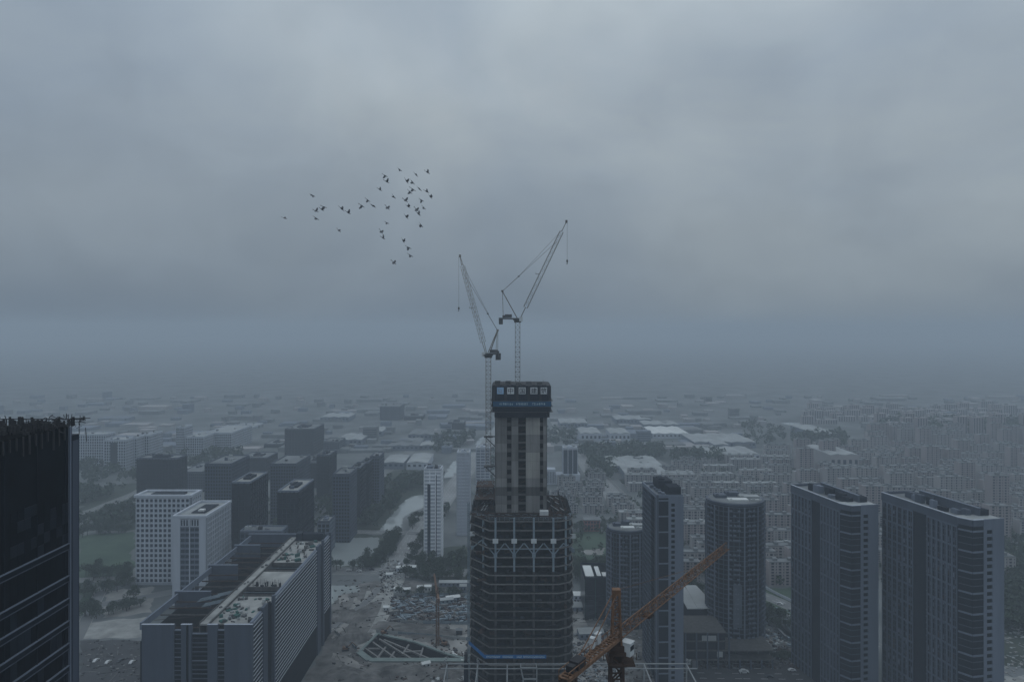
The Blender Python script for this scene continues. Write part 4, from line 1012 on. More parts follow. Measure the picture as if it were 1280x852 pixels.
MB().box(2, 7, 3, 10, 77, 80.8).box(8, 12, 4, 12, 77, 79.6).build('roof_house', 'stone_grey', t)
haze_tower('slender_tower', 'fainter slender pale tower between canal tower and unfinished tower', 571, 587, 566, 660, 16, wall='stone_white', glass='stone_white', bay=4.4, fh=3.2, roof='roof_pale', rim='stone_white')
haze_tower('slender_tower', 'faint third slender tower just behind the left edge of the core', 595, 612, 560, 760, 16, wall='stone_white', glass='stone_grey', bay=4.4, fh=3.2, roof='roof_pale', rim='stone_white')
t = haze_tower('striped_tower', 'pale tower with three dark vertical stripes right of the core', 704, 722, 560, 880, 18, wall='stone_white', glass='glass_blue', bay=6, fh=60, rim='stone_white', roof='roof_pale')
w = X(722,880)-X(704,880); MB().box(-10, w+3, -3, 14, 0, Z(592,880)).build('podium', 'stone_white', t); MB().box(-22, -10, -2, 12, 0, Z(586,880)).build('annex', 'stone_white', t)
for i in range(6): piece('annex_stripe', 'glass_blue', t, -21+i*2, -20.2+i*2, -2.2, -1.9, 2, Z(589,880))
# long glass block that shows behind the right side of the long office
haze_tower('low_office', 'low pale roofed block behind the long office block', 300, 352, 664, 520, 14, wall='stone_slate', roof='roof_grey', plant=False, cat='office building')

# ------------------------------------------------------------------ factories, warehouses
SH = 'factory halls in the misty middle distance'
def shed(label, px0, px1, pyf, pyb, h, roof='roof_pale', wall='stone_grey', saw=False):
    a, b = G(px0,pyf), G(px1,pyf); d0 = a.y; d1 = G(px0,pyb).y; w = b.x-a.x; dep = d1-d0
    t = thing('factory_hall', label, 'factory hall', (a.x,d0,0), 0, SH)
    MB().box(.2, w-.2, .2, dep-.2, 0, h).build('wall', wall, t)
    m = MB(); n = max(1, round(w/22))
    for i in range(n):
        x0_, x1_ = w*i/n, w*(i+1)/n-.3; xm = (x0_+x1_)/2
        m.add([(x0_,0,h),(x1_,0,h),(xm,0,h+1.8),(x0_,dep,h),(x1_,dep,h),(xm,dep,h+1.8)], [(0,1,2),(5,4,3),(0,2,5,3),(2,1,4,5),(0,3,4,1)])
    m.build('roof', roof, t)
    m = MB(); nb = max(3, int(w/7))
    for i in range(nb): m.box(w*(i+.25)/nb, w*(i+.75)/nb, -.05, .25, h*.45, h*.75)
    m.build('window_band', 'glass_blue', t, 'stuff'); return t
for lb, a, b, c, d, h, rf, wl in [
 ('big pale roofed hall nearest the canal bend on its left',478,505,586,576,9,'roof_pale','stone_grey'),
 ('pale hall beside the canal with white gable end',508,535,587,575,10,'roof_pale','stone_white'),
 ('long grey hall beyond the canal halls',510,555,550,543,10,'roof_grey','stone_grey'),
 ('hall with yellowish white roof in the mist left of the core',524,546,562,557,7,'roof_pale','stone_grey'),
 ('flat hall left of the yellowish roof',490,523,563,553,8,'roof_grey','stone_grey'),
 ('bright white ridged long hall in the misty right middle',816,862,548,539,9,'roof_white','stone_white'),
 ('long misty hall behind the bright white ridged hall',805,850,537,532,10,'roof_pale','stone_grey'),
 ('very wide pale hall right of the bright ridged hall',868,945,560,549,10,'roof_pale','stone_grey'),
 ('wide low hall in front of the very wide pale hall',880,950,575,565,9,'roof_pale','stone_white'),
 ('pale hall with stripes in front of the trees',762,830,590,577,8,'roof_pale','stone_grey'),
 ('pale flat roof hall right behind the slim tower',783,838,602,590,9,'roof_pale','stone_grey'),
 ('long white office strip left of the diagonal trees',726,752,553,545,16,'roof_pale','stone_white'),
 ('white two storey office with window rows in mist',763,788,553,546,16,'roof_pale','stone_white'),
 ('thin bright roof strip in front of the white office',752,777,561,556,6,'roof_pale','stone_grey'),
 ('far pale hall above the right diagonal road',770,815,530,525,10,'roof_pale','stone_grey'),
 ('far pale hall at the misty horizon right of the core',700,735,535,529,10,'roof_pale','stone_grey'),
 ('flat yellowish hall right of the factory group',893,912,565,560,12,'roof_pale','stone_grey'),
 ('white roofed long block above the dark chamfered tower',1038,1074,592,578,26,'roof_pale','apt_wall'),
 ('misty white roofed hall beside the far lake',1020,1050,552,540,14,'roof_pale','stone_grey'),
 ('pale hall by the west road in the mist',190,240,600,590,8,'roof_pale','stone_grey'),
 ('low hall in the mist above the canal towers left',420,452,556,548,9,'roof_pale','stone_grey'),
 ('low hall with small white roof near canal row',455,478,545,539,9,'roof_pale','stone_grey'),
 ('white roofed shed between canal halls and mist',400,436,527,522,10,'roof_pale','stone_grey')]:
    shed(lb, a, b, c, d, h, rf, wl)
RH = thing('brick_school', 'small reddish brick building behind the green field right of tower', 'school', G(730,664))
MB().box(0,16,0,12,0,11).build('wall', 'brick_red', RH); MB().box(-.4,16.4,-.4,12.4,11,11.6).build('roof', 'roof_grey', RH)
for j in range(3):
    for i in range(5): piece('window', 'glass_blue', RH, 1+i*3, 2.8+i*3, -.12, .1, 1.4+j*3.4, 3.2+j*3.4)

# ------------------------------------------------------------------ apartment blocks in rows
def apt(w, d, h, fh=3.0, wall='apt_wall', seed=0):
    """prototype: glazed core with bays, balconies, spandrels; gable walls, parapet, stair heads"""
    r = random.Random(seed)
    t = thing('apartment_block', 'x', 'apartment block')
    m = MB().box(-w/2, w/2, -d/2+.8, d/2-.8, 0, h)
    n = round(w/7.5); nf = int(h/fh)
    m.box(-w/2-.1, -w/2+.5, -d/2, d/2, 0, h+.6); m.box(w/2-.5, w/2+.1, -d/2, d/2, 0, h+.6)
    for i in range(n):
        x = -w/2+.5+(w-1)*i/n; bw = (w-1)/n
        m.box(x, x+bw*.22, -d/2, -d/2+.79, 0, h+.3)
        m.box(x+bw*.62, x+bw*.84, -d/2+.1, -d/2+.79, 0, h+.2)
    for j in range(nf+1): 
        z = j*fh; m.box(-w/2+.5, w/2-.5, -d/2+.25, -d/2+.78, z-.0, z+.9)
    m.build('wall', wall, t)
    g_ = MB()
    for i in range(n):
        x = -w/2+.5+(w-1)*i/n; bw = (w-1)/n
        for j in range(nf):
            g_.box(x+bw*.24, x+bw*.6, -d/2+.62, -d/2+.8, j*fh+.95, j*fh+2.7); g_.box(x+bw*.86, x+bw*.98, -d/2+.64, -d/2+.8, j*fh+.95, j*fh+2.5)
    g_.build('window_rows', 'glass_blue', t, 'stuff')
    m = MB().box(-w/2-.1, w/2+.1, -d/2, -d/2+.4, h, h+1.0); m.box(-w/2-.1, w/2+.1, d/2-.4, d/2, h, h+1.0); m.box(-w/2, w/2, -d/2+.4, d/2-.4, h, h+.25)
    for i in range(n//2): x = -w/2+w*(i+.5)/(n//2); m.box(x-2, x+2, -2, 2.5, h+.25, h+3.0)
    m.build('roof', 'roof_grey' if seed % 3 else 'roof_pale', t)
    return t
protos = [apt(46,12,19,wall='apt_wall',seed=1), apt(38,13,30,wall='apt_wall',seed=2), apt(30,12,24,wall='apt_pink',seed=4), apt(52,12,16,wall='apt_wall',seed=3), apt(24,14,42,wall='apt_pink',seed=5), apt(28,10,12,wall='apt_wall',seed=7)]
rnd = random.Random(11)
spots = []
towers_free = [(X(918,432),432,40),(X(783,465),465,26),(X(748,480),480,26),(190,400,50),(X(830,400),400,40),(210,340,60),(172,390,60)]
y = 505
while y < 1800:
    x = -40-rnd.uniform(0,30)
    while x < y*.80:
        px_ = 640+F*x/y; py_ = HZ+F*H/y; ok = False; k = 0
        if 688 < px_ < 775 and 592 < py_ < 650: ok = True; k = 5
        elif 770 <= px_ < 1000 and 600 < py_ < 735: ok = True; k = rnd.choice([0,0,3,2])
        elif 945 < px_ < 1330 and 562 < py_ < (728 if px_ < 1240 else 676): ok = True; k = rnd.choice([0,0,1,1,2,4])
        elif 1080 < px_ < 1330 and 532 < py_ < 562: ok = rnd.random() < .85; k = rnd.choice([0,1,1,4])
        elif 1000 < px_ < 1330 and 514 < py_ < 532: ok = rnd.random() < .6; k = rnd.choice([0,1,2,3])
        elif 770 < px_ < 960 and 578 < py_ < 602: ok = rnd.random() < .5; k = 5
        if px_ > 700 and 860 < px_ < 960 and py_ < 640: k = rnd.choice([5,3,0])
        # diagonal road, streets
        if abs((px_-720)-(py_-562)*.93) < 16 and px_ < 850: ok = False
        if 712 < px_ < 775 and 655 < py_ < 715: ok = False
        w = [46,38,30,52,24,28][k]*.8
        if ok and int(x/170) % 2 == 0 and (x % 170) < 16: ok = False
        if ok and all((x-a)**2+(y-b)**2 > c*c for a, b, c in towers_free) and rnd.random() > .06:
            spots.append((x+w/2, y+rnd.uniform(-3,3), k, rnd.uniform(-.05,.05)))
        x += w+rnd.uniform(5,12) if ok else 22
    y += rnd.choice([24,26,30])*(1 if y < 900 else 1.15)
spots.sort(key=lambda s: s[1])
near, far_ = spots[:290], spots[290:]
LB = {'A': ('pale apartment block in the tight rows filling the right distance', 'apartment rows in the right distance'),
      'B': ('small low house block in the rows right of the core', 'low house rows right of the core'),
      'C': ('pinkish tall apartment block rising from the rows at right', 'pinkish apartment blocks at right')}
used = set()
for x, y, k, rz in near:
    if k in used: t = copy_tree(protos[k])
    else: t = protos[k]; used.add(k)
    t.location = (x, y, 0); t.rotation_euler = (0,0,rz); t.scale = (.8,.8,rnd.uniform(.62,.98))
    c = 'B' if k == 5 else ('C' if k in (2,4) else 'A'); t['label'], t['group'] = LB[c]
    pq = 640+F*x/y; row = 'near' if y < 760 else ('middle' if y < 1050 else 'far')
    if c != 'B':
        zone = 'left of the round tower' if pq < 882 else ('seen between the round tower and the dark chamfered tower' if pq < 992 else ('over the roof of the left chamfered tower' if pq < 1098 else ('over the roof of the rightmost tower' if pq < 1250 else 'at the right edge past the rightmost tower')))
        t['label'] = ('pinkish taller' if c == 'C' else 'pale grey')+' apartment block, '+row+' rows, '+zone; t['group'] = ('pinkish' if c == 'C' else 'pale')+' apartment blocks, '+row+' rows '+zone
for k in range(6):
    if k not in used:
        for ch in list(protos[k].children): bpy.data.objects.remove(ch)
        bpy.data.objects.remove(protos[k])
m = MB()
for x, y, k, rz in far_:
    w, d_, h_ = [(46,12,19),(38,13,30),(30,12,24),(52,12,16),(24,14,42),(28,10,12)][k]
    h_ *= rnd.uniform(.6,.98); w *= .8; d_ *= .8; mt = 'apt_pink' if k in (2,4) else 'apt_wall'
    m.box(x-w/2, x+w/2, y-d_/2, y+d_/2, 0, h_, mt)
    n = round(w/5)
    for i in range(n): m.box(x-w/2+w*(i+.3)/n, x-w/2+w*(i+.7)/n, y-d_/2-.2, y-d_/2+.1, 1, h_-1.2, 'glass_blue')
    m.box(x-w*.3, x-w*.1, y-2, y+2, h_, h_+2.5, 'roof_grey')
fo = m.build('distant_apartment_blocks', None, None, 'stuff'); tag(fo, 'mass of distant apartment blocks fading into mist on the right', 'apartment blocks')
# very far indistinct city
m = MB()
for i in range(620):
    d = 1100+900*rnd.random()**1.5; x = rnd.uniform(-.8,.8)*d; px_ = 640+F*x/d; py_ = HZ+F*H/d
    if 940 < px_ and py_ > 545: continue
    if 950 < px_ < 1060 and 525 < py_ < 545: continue
    if abs((px_-600)+(py_-560)*1.0) < 26: continue
    if rnd.random() < .85: w, dd, h_ = rnd.uniform(20,80), rnd.uniform(15,50), rnd.uniform(4,9)
    else: w, dd, h_ = rnd.uniform(14,28), rnd.uniform(12,20), rnd.uniform(12,24)
    if i > 170: w, dd, h_ = rnd.uniform(9,26), rnd.uniform(9,20), rnd.uniform(4,11)
    mt = rnd.choice(['apt_wall','roof_grey','stone_grey','roof_grey'])
    m.box(x, x+w, d, d+dd, 0, h_, mt)
    if h_ > 17: 
        for j in range(int(h_/4)): m.box(x+1, x+w-1, d-.3, d, j*4+1.5, j*4+3, 'glass_blue')
fo = m.build('distant_city', None, None, 'stuff'); tag(fo, 'faint low city fabric dissolving into the mist towards the horizon', 'distant city')

# ------------------------------------------------------------------ trees
def tree_proto(h, r, n, seed):
    q = random.Random(seed); t = thing('broadleaf_tree', 'x', 'tree')
    m = MB(); k = 7
    for a, b, r0, r1 in [((0,0,0),(.1,.1,h*.5),.28,.18),((.1,.1,h*.5),(r*.4,.2,h*.75),.16,.08),((.1,.1,h*.45),(-r*.4,.3,h*.7),.15,.08),((.1,.1,h*.5),(0,-r*.4,h*.8),.14,.06)]:
        a = Vector(a); b = Vector(b); d = (b-a).normalized(); u = d.cross(Vector((1,.1,0))).normalized(); v = u.cross(d)
        vs = [a+(u*math.cos(6.283*i/k)+v*math.sin(6.283*i/k))*r0 for i in range(k)]+[b+(u*math.cos(6.283*i/k)+v*math.sin(6.283*i/k))*r1 for i in range(k)]
        m.add(vs, [(i,(i+1)%k,k+(i+1)%k,k+i) for i in range(k)])
    m.build('trunk', 'bark', t)
    m = MB(); lobes = [(Vector((q.gauss(0,r*.4), q.gauss(0,r*.4), h*.64+q.gauss(0,h*.12))), q.uniform(.35,.62)*r) for _ in range(9)]
    for i in range(n):
        c, rr = q.choice(lobes); v = Vector((q.gauss(0,1),q.gauss(0,1),q.gauss(0,1))).normalized()*rr*q.uniform(.6,1.05); p = c+v
        s_ = q.uniform(.25,.6); a = Vector((q.gauss(0,1),q.gauss(0,1),q.gauss(0,1))).normalized(); b = a.cross(Vector((q.gauss(0,1),q.gauss(0,1),q.gauss(0,1)))).normalized()
        m.add([p-a*s_, p+b*s_*.7, p+a*s_, p-b*s_*.7], [(0,1,2,3)])
    m.build('crown', 'leaf', t); return t
tp = [tree_proto(9,3.6,520,1), tree_proto(7,3.0,420,2), tree_proto(11,4.2,620,3)]
tu = set(); nT = 0
def put_tree(x, y, lb, gr, s=1):
    global nT
    k = rnd.randrange(3)
    if k in tu: t = copy_tree(tp[k])
    else: t = tp[k]; tu.add(k)
    s *= rnd.uniform(.8,1.3); t.location = (x,y,0); t.rotation_euler = (0,0,rnd.uniform(0,6.28)); t.scale = (s,s,s*rnd.uniform(.85,1.1)); t['label'] = lb; t['group'] = gr; nT += 1
def tree_line(pts, n, lb, gr, jit=3, s=1):
    q = [G(*p) for p in pts]; L_ = [(q[i+1]-q[i]).length for i in range(len(q)-1)]; tot = sum(L_)
    for j in range(n):
        t = tot*(j+.5+rnd.uniform(-.3,.3))/n; i = 0
        while i < len(L_)-1 and t > L_[i]: t -= L_[i]; i += 1
        p = q[i].lerp(q[i+1], t/L_[i]); put_tree(p.x+rnd.gauss(0,jit), p.y+rnd.gauss(0,jit), lb, gr, s)
tree_line([(415,711),(452,711),(470,706)], 9, 'dark tree along the near bank of the canal basin', 'trees by the canal basin', 3)
tree_line([(462,712),(482,692),(497,672)], 20, 'dark tree in the thick strip between canal and avenue', 'trees between canal and avenue', 3.5)
tree_line([(470,706),(484,690),(497,674)], 12, 'dark tree in the thick strip between canal and avenue', 'trees between canal and avenue', 3)
tree_line([(510,708),(522,690),(535,672)], 12, 'tree on the right verge of the avenue below the slender tower', 'trees on the right verge of the avenue', 2.5)
tree_line([(462,656),(478,634),(494,618),(512,610)], 30, 'dark tree on the left bank of the bright canal', 'trees on the left bank of the canal', 5)
tree_line([(512,662),(522,652),(530,647)], 8, 'dark tree on the right bank of the bright canal', 'trees on the right bank of the canal', 4)
tree_line([(525,706),(555,708),(590,706)], 18, 'tree at the foot of the slender pale tower', 'trees below the slender tower', 4)
tree_line([(506,722),(540,722),(590,724)], 22, 'dark tree in the belt above the construction site', 'tree belt above the site', 3)
tree_line([(500,742),(540,743),(590,744)], 14, 'small tree in the strip along the site edge', 'trees along the site edge', 2, .7)
tree_line([(717,713),(757,712)], 14, 'dark tree along the near side of the green field', 'trees by the green field', 4)
tree_line([(717,722),(732,728)], 8, 'dark tree left of the low dark office', 'trees left of the low office', 4)
tree_line([(100,722),(165,720)], 16, 'dark tree lining the grass field at far left', 'trees lining the left field', 3)
tree_line([(1252,760),(1290,790)], 16, 'dark tree in the park right of the rightmost tower', 'trees in the right park', 8)
tree_line([(100,745),(165,732)], 14, 'tree along the street behind the black tower', 'trees along the street behind the black tower', 3)
tree_line([(105,770),(175,760)], 14, 'tree on the plots between black tower and long block', 'trees between black tower and long block', 5)
tree_line([(1255,690),(1285,735)], 14, 'dark tree north of the park road at right edge', 'trees north of the park road', 8)
tree_line([(955,770),(992,790)], 12, 'tree by the railing road right of the round tower', 'trees by the railing road', 4)
tree_line([(960,822),(990,826)], 8, 'brownish tree by the south road', 'trees by the south road', 2, .7)
tree_line([(100,668),(165,664)], 14, 'tree on the far side of the left grass field', 'trees beyond the left field', 4)
tree_line([(716,664),(772,659)], 10, 'tree behind the green field near the red building', 'trees behind the green field', 4)
tree_line([(862,742),(880,744)], 6, 'tree in the gap between slim tower and round tower', 'trees between the towers', 4)
# woods as masses
def inp(p, poly):
    c = False; n = len(poly)
    for i in range(n):
        a, b = poly[i], poly[i-1]
        if (a[1] > p[1]) != (b[1] > p[1]) and p[0] < (b[0]-a[0])*(p[1]-a[1])/(b[1]-a[1])+a[0]: c = not c
    return c
CLEAR = [[(466,675),(482,645),(502,624),(516,615),(545,614),(560,585),(590,552),(620,520),(645,516),(612,570),(575,612),(540,660),(515,700),(495,700),(512,662),(500,672)],[(420,712),(424,668),(476,668),(470,706)],[(60,672),(60,650),(235,584),(240,596)],[(940,526),(1010,524),(1070,540),(1040,548),(985,540)]]
m = MB()
def wood(px0, px1, py0, py1, n, s=1):
    for i in range(n):
        px_ = rnd.uniform(px0,px1); py_ = rnd.uniform(py0,py1); p = G(px_,py_)
        if any(inp((px_,py_),q) for q in CLEAR): continue
        r_ = rnd.uniform(2.5,5.5)*s; hh_ = rnd.uniform(5,9)*s
        for j in range(26):
            v = Vector((rnd.gauss(0,1),rnd.gauss(0,1),rnd.gauss(0,1))).normalized()*r_*rnd.uniform(.5,1); c = p+v+Vector((0,0,hh_)); c.z = max(c.z,.3)
            a = Vector((rnd.gauss(0,1),rnd.gauss(0,1),rnd.gauss(0,.7))).normalized(); b = a.cross(Vector((rnd.gauss(0,1),rnd.gauss(0,1),rnd.gauss(0,1)))).normalized(); q_ = r_*rnd.uniform(.25,.45)
            m.add([c-a*q_, c+b*q_*.8, c+a*q_, c-b*q_*.8], [(0,1,2,3)])
wood(97,168,612,660,220); wood(405,500,600,640,160); wood(410,472,640,662,110); wood(500,555,596,612,110); wood(505,560,630,655,50)
wood(725,830,560,575,240,1.2); wood(735,770,575,598,120); wood(930,1030,528,556,130,1.1); wood(1000,1060,548,562,100,1.6); wood(1100,1290,532,546,240,2)
wood(840,905,568,580,100,1.2); wood(540,600,548,566,80,1.5); wood(560,640,700,712,30); wood(700,1280,605,735,800,.7); wood(230,300,565,600,100,1.3); wood(1245,1290,680,790,160); wood(600,645,560,650,80)
wood(640,720,540,560,80,1.4); wood(300,420,620,665,120); wood(97,230,575,606,150,1.2); wood(860,1000,590,640,100,.8)
fo = m.build('distant_woods', 'leaf', None, 'stuff'); tag(fo, 'dark hazy tree masses between roads, halls and apartment rows', 'woods')

def inpoly(p, poly):
    c = False; n = len(poly)
    for i in range(n):
        a, b = poly[i], poly[i-1]
        if (a[1] > p[1]) != (b[1] > p[1]) and p[0] < (b[0]-a[0])*(p[1]-a[1])/(b[1]-a[1])+a[0]: c = not c
    return c
def in_pit(p): return inpoly(p, pit2)
# ------------------------------------------------------------------ site cabins, stacks, vehicles
def cabin(px_, py_, L_, D_, h_, rz, wall, roof, lb, gr='site cabins'):
    p = G(px_,py_); t = thing('site_cabin', lb, 'site cabin', p, rz, gr)
    MB().box(-L_/2, L_/2, -D_/2, D_/2, 0, h_).build('wall', wall, t)
    MB().add([(-L_/2-.3,-D_/2-.3,h_),(L_/2+.3,-D_/2-.3,h_),(L_/2+.3,D_/2+.3,h_),(-L_/2-.3,D_/2+.3,h_),(-L_/2-.3,0,h_+1.0),(L_/2+.3,0,h_+1.0)], [(0,1,5,4),(2,3,4,5),(0,4,3),(1,2,5),(0,3,2,1)]).build('roof', roof, t)
    m = MB(); n = max(2, int(L_/3))
    for i in range(n): m.box(-L_/2+L_*(i+.3)/n, -L_/2+L_*(i+.7)/n, -D_/2-.06, -D_/2+.1, h_*.4, h_*.75)
    m.build('window', 'glass_blue', t); return t
CB = [(497,739,5,4,3,0,'plate_white','roof_white','small white cabin at the top left corner of the rebar yard'),(508,740,6,4,3,.1,'stone_white','roof_white','white cabin second from left above the rebar yard'),
 (525,739,4,4,4,0,'plate_white','roof_white','white square cabin third in the row above the rebar yard'),(535,739,5,4,4.5,0,'plate_white','roof_white','white square cabin fourth in the row above the rebar yard'),
 (570,731,26,6,3,0,'stone_grey','roof_pale','long low pale shed beside the tower above the site'),(579,739,5,5,5,0,'stone_grey','roof_pale','tall grey hut beside the tower edge'),
 (556,753,12,5,3,.25,'steel_blue','roof_pale','pale blue roofed cabin behind the small orange crane'),(566,750,10,5,3,.3,'steel_blue','roof_white','blue white cabin right of the small orange crane'),
 (483,763,4,3,3,0,'plate_white','roof_white','white cabin at the haul road bend'),(574,792,4,3,3,0,'steel_dark','roof_grey','dark hut on the pale yard beside the tower'),
 (508,712,16,6,3,.1,'stone_white','roof_white','white shed by the avenue junction'),(487,721,5,4,3,0,'plate_white','roof_white','small white hut at the avenue junction'),
 (532,833,5,3,2.6,.4,'plate_white','roof_white','white cabin below the capping beam'),(717,748,12,8,4,0,'stone_white','roof_white','pale shed tucked right beside the unfinished tower'),
 (724,760,14,10,3,0,'stone_grey','roof_pale','grey shed in the yard right of unfinished tower'),(738,795,16,9,4,.1,'stone_grey','roof_pale','grey roofed shed behind the crane cabinets')]
for c in CB: cabin(*c)
tk = [('material_stack','stack of blue grey scaffold tubes in the yard above the pit','steel_blue'),('material_stack','pile of brown formwork boards in the yard above the pit','rust'),('material_stack','pile of pale steel bars in the yard above the pit','concrete_pale')]
sp = []
for i, (nm, lb, mt) in enumerate(tk):
    t = thing(nm, lb, 'material stack', (0,0,0), 0, ['scaffold tube stacks','formwork board piles','steel bar piles'][i])
    for j in range(3): MB().box(-4+.3*j, 4-.4*j, -1+.15*j, 1-.2*j, .35*j, .35*j+.3).build('layer', mt, t)
    MB().box(-3,-2.7,-1.1,1.1,0,1.1).build('strap', 'steel_dark', t); MB().box(2.7,3,-1.1,1.1,0,1.1).build('strap', 'steel_dark', t); sp.append(t)
su = set()
for i in range(110):
    k = rnd.choice([0,0,1,2]); px_ = rnd.uniform(490,588); py_ = rnd.uniform(746,776)
    if rnd.random() < .4: px_ = rnd.uniform(497,560); 
    t = copy_tree(sp[k]) if k in su else sp[k]; su.add(k); p = G(px_,py_); t.location = p; t.rotation_euler.z = rnd.choice([.35,.4,.3,-.9])+rnd.gauss(0,.06); t.scale = (rnd.uniform(.6,1.5),rnd.uniform(.7,1.2),rnd.uniform(.7,1.6))
m = MB()
def litter(px0, px1, py0, py1, n, mts, smax=3, hmax=1.2):
    for i in range(n//3):
        p = G(rnd.uniform(px0,px1), rnd.uniform(py0,py1)); a = rnd.choice([.3,1.87])+rnd.gauss(0,.2); l_ = rnd.uniform(2,9)
        if in_pit(p): continue
        m.beam(p+Vector((0,0,.15)), p+Vector((math.cos(a)*l_,math.sin(a)*l_,.2)), rnd.uniform(.12,.3), .2, rnd.choice(mts))
    for i in range(n):
        p = G(rnd.uniform(px0,px1), rnd.uniform(py0,py1)); w, l_, h_ = rnd.uniform(.3,smax), rnd.uniform(.3,smax)*.7, rnd.uniform(.15,hmax)
        if in_pit(p): continue
        m.cbox(p, w, l_, h_, rnd.random()*3, rnd.choice(mts))
litter(415,600,725,850,520,['rust','concrete_dark','dirt_pale','raw_floor','steel_dark'],2.6,.8)
litter(490,590,744,778,700,['steel_blue','steel_dark','rust','net_dark'],4,1)
litter(660,775,800,900,900,['roof_grey','steel_blue','roof_pale','steel_dark','concrete_pale','steel_dark'],2.2,1.1)
litter(560,600,815,826,120,['roof_white','rust','dirt_pale'],2,1); litter(716,800,745,830,300,['roof_grey','steel_dark','concrete_dark','dirt_pale'],3,1.2)
litter(860,1005,790,835,450,['rust','concrete_dark','steel_dark','roof_grey','rust'],2.5,1.2); litter(100,182,800,860,120,['concrete_pale','steel_dark','concrete_dark'],2,.8); litter(540,660,830,900,400,['roof_pale','steel_dark','rust'],3,1.2)
litter(700,860,830,900,400,['concrete_dark','steel_dark','concrete_pale','rust'],3,1); litter(475,500,700,740,120,['roof_pale','dirt_pale','steel_dark'],3,1.5)
litter(1245,1290,740,852,120,['roof_pale','dirt_pale'],2.5,.8); litter(940,1000,760,825,250,['steel_blue','roof_pale','net_dark'],3,1.5)
fo = m.build('building_site_litter', None, None, 'stuff'); tag(fo, 'scattered building materials and rubble over the site ground', 'site litter')
for i_, (p0, p1) in enumerate([((470,790),(588,800)),((418,790),(446,812)),((492,744),(586,744)),((500,778),(586,780))]):
    a, b = G(*p0), G(*p1); hf = thing('site_hoarding', ['pale hoarding along the top of the pit','pale hoarding left of the pit','hoarding along the upper edge of the rebar yard','hoarding between rebar yard and pale yard'][i_], 'hoarding')
    n_ = int((b-a).length/3)
    for j in range(n_): bar('panel', 'steel_blue' if (j//5)%3 else 'roof_pale', hf, a.lerp(b,j/n_)+Vector((0,0,1)), a.lerp(b,(j+.94)/n_)+Vector((0,0,1)), .12, 2)
# earth mounds
def mound(px_, py_, L_, D_, h_, rz, lb):
    q = random.Random(int(px_*py_)); m = MB(); nu, nv = 14, 8; vs = []
    for i in range(nu+1):
        for j in range(nv+1):
            u, v = i/nu*2-1, j/nv*2-1; vs.append((u*L_/2, v*D_/2, max(0,(1-u*u)*(1-v*v))*h_*q.uniform(.6,1.2)))
    m.add(vs, [(i*(nv+1)+j,(i+1)*(nv+1)+j,(i+1)*(nv+1)+j+1,i*(nv+1)+j+1) for i in range(nu) for j in range(nv)])
    o = m.build('earth_mound', 'dirt'); p = G(px_,py_); o.location = (p.x,p.y,.03); o.rotation_euler.z = rz; tag(o, lb, 'earth mound', 'earth mounds on the site')
for a in [(510,786,50,14,3.5,-.3,'long dark earth bank above the pit'),(535,790,40,16,4,-.2,'brown earth mound behind the small orange crane'),(436,800,30,20,3,.8,'brown earth heap left of the pit'),(425,770,26,16,3,.6,'earth heap beside the canal basin'),(500,838,40,12,3,.1,'earth bank in front of the capping beam'),(440,842,36,14,3,-.2,'brown earth bank at lower left of the site'),(565,842,26,10,2.5,0,'low earth heap left of the white steel frame'),(450,768,14,30,2.5,-.4,'narrow earth ridge along the haul road')]: mound(*a)

def car_proto(mt):
    t = thing('parked_car', 'x', 'car')
    prof = [(-2.2,.35),(-2.2,.85),(-1.5,1.0),(-1.0,1.42),(.6,1.45),(1.2,1.0),(2.1,.85),(2.2,.35)]
    m = MB(); n = len(prof); m.add([(x,-.88,z) for x,z in prof]+[(x,.88,z) for x,z in prof], [tuple(range(n)), tuple(reversed(range(n,2*n)))]+[(i,n+i,n+(i+1)%n,(i+1)%n) for i in range(n)]); m.build('body', mt, t)
    MB().add([(-1.42,-.9,1.02),(1.1,-.9,1.02),(.55,-.9,1.38),(-.98,-.9,1.36),(-1.42,.9,1.02),(1.1,.9,1.02),(.55,.9,1.38),(-.98,.9,1.36)], [(0,1,2,3),(7,6,5,4),(0,4,5,1),(3,2,6,7),(1,5,6,2),(0,3,7,4)]).build('window', 'glass_dark', t)
    for x in (-1.35,1.35):
        for s_ in (-1,1):
            m = MB(); m.prism([(.33*math.cos(k*.628),.33*math.sin(k*.628)) for k in range(10)], -.12, .12); o = m.build('wheel', 'tyre', t); o.location = (x,s_*.8,.34); o.rotation_euler = (R(90),0,0)
    return t
cw, cd = car_proto('car_white'), car_proto('car_dark'); cu_ = set()
CARS = [(930,840,0,0,'white van-like car driving on the south road'),(990,838,0,0,'white car at the right end of the south road'),(962,846,0,1,'dark car on the south road'),(436,713,0,0,'white car on the left part of the cross road'),(449,714,0,0,'second white car on the cross road near the junction'),(465,712,0,1,'dark car entering the avenue junction'),
 (500,705,1.1,0,'white car climbing the avenue'),(522,668,1.1,1,'dark car farther up the avenue'),(512,686,1.1,0,'white car midway up the avenue'),(512,712,0,0,'white car parked by the junction shed'),(1262,748,-.6,0,'white car on the park road at right edge'),(1270,756,-.6,1,'dark car on the park road at right edge'),
 (120,826,1.5,0,'leftmost white car parked behind the black tower'),(135,828,1.5,0,'white car second in the parking row behind the black tower'),(150,826,1.5,1,'dark car in the parking row behind the black tower'),(165,828,1.5,0,'rightmost white car in the parking row'),(975,755,-.6,0,'white car on the railing road'),(463,762,1.0,1,'dark pickup-like car on the site road'),(600,714,0,0,'white car on the cross road close to the tower')]
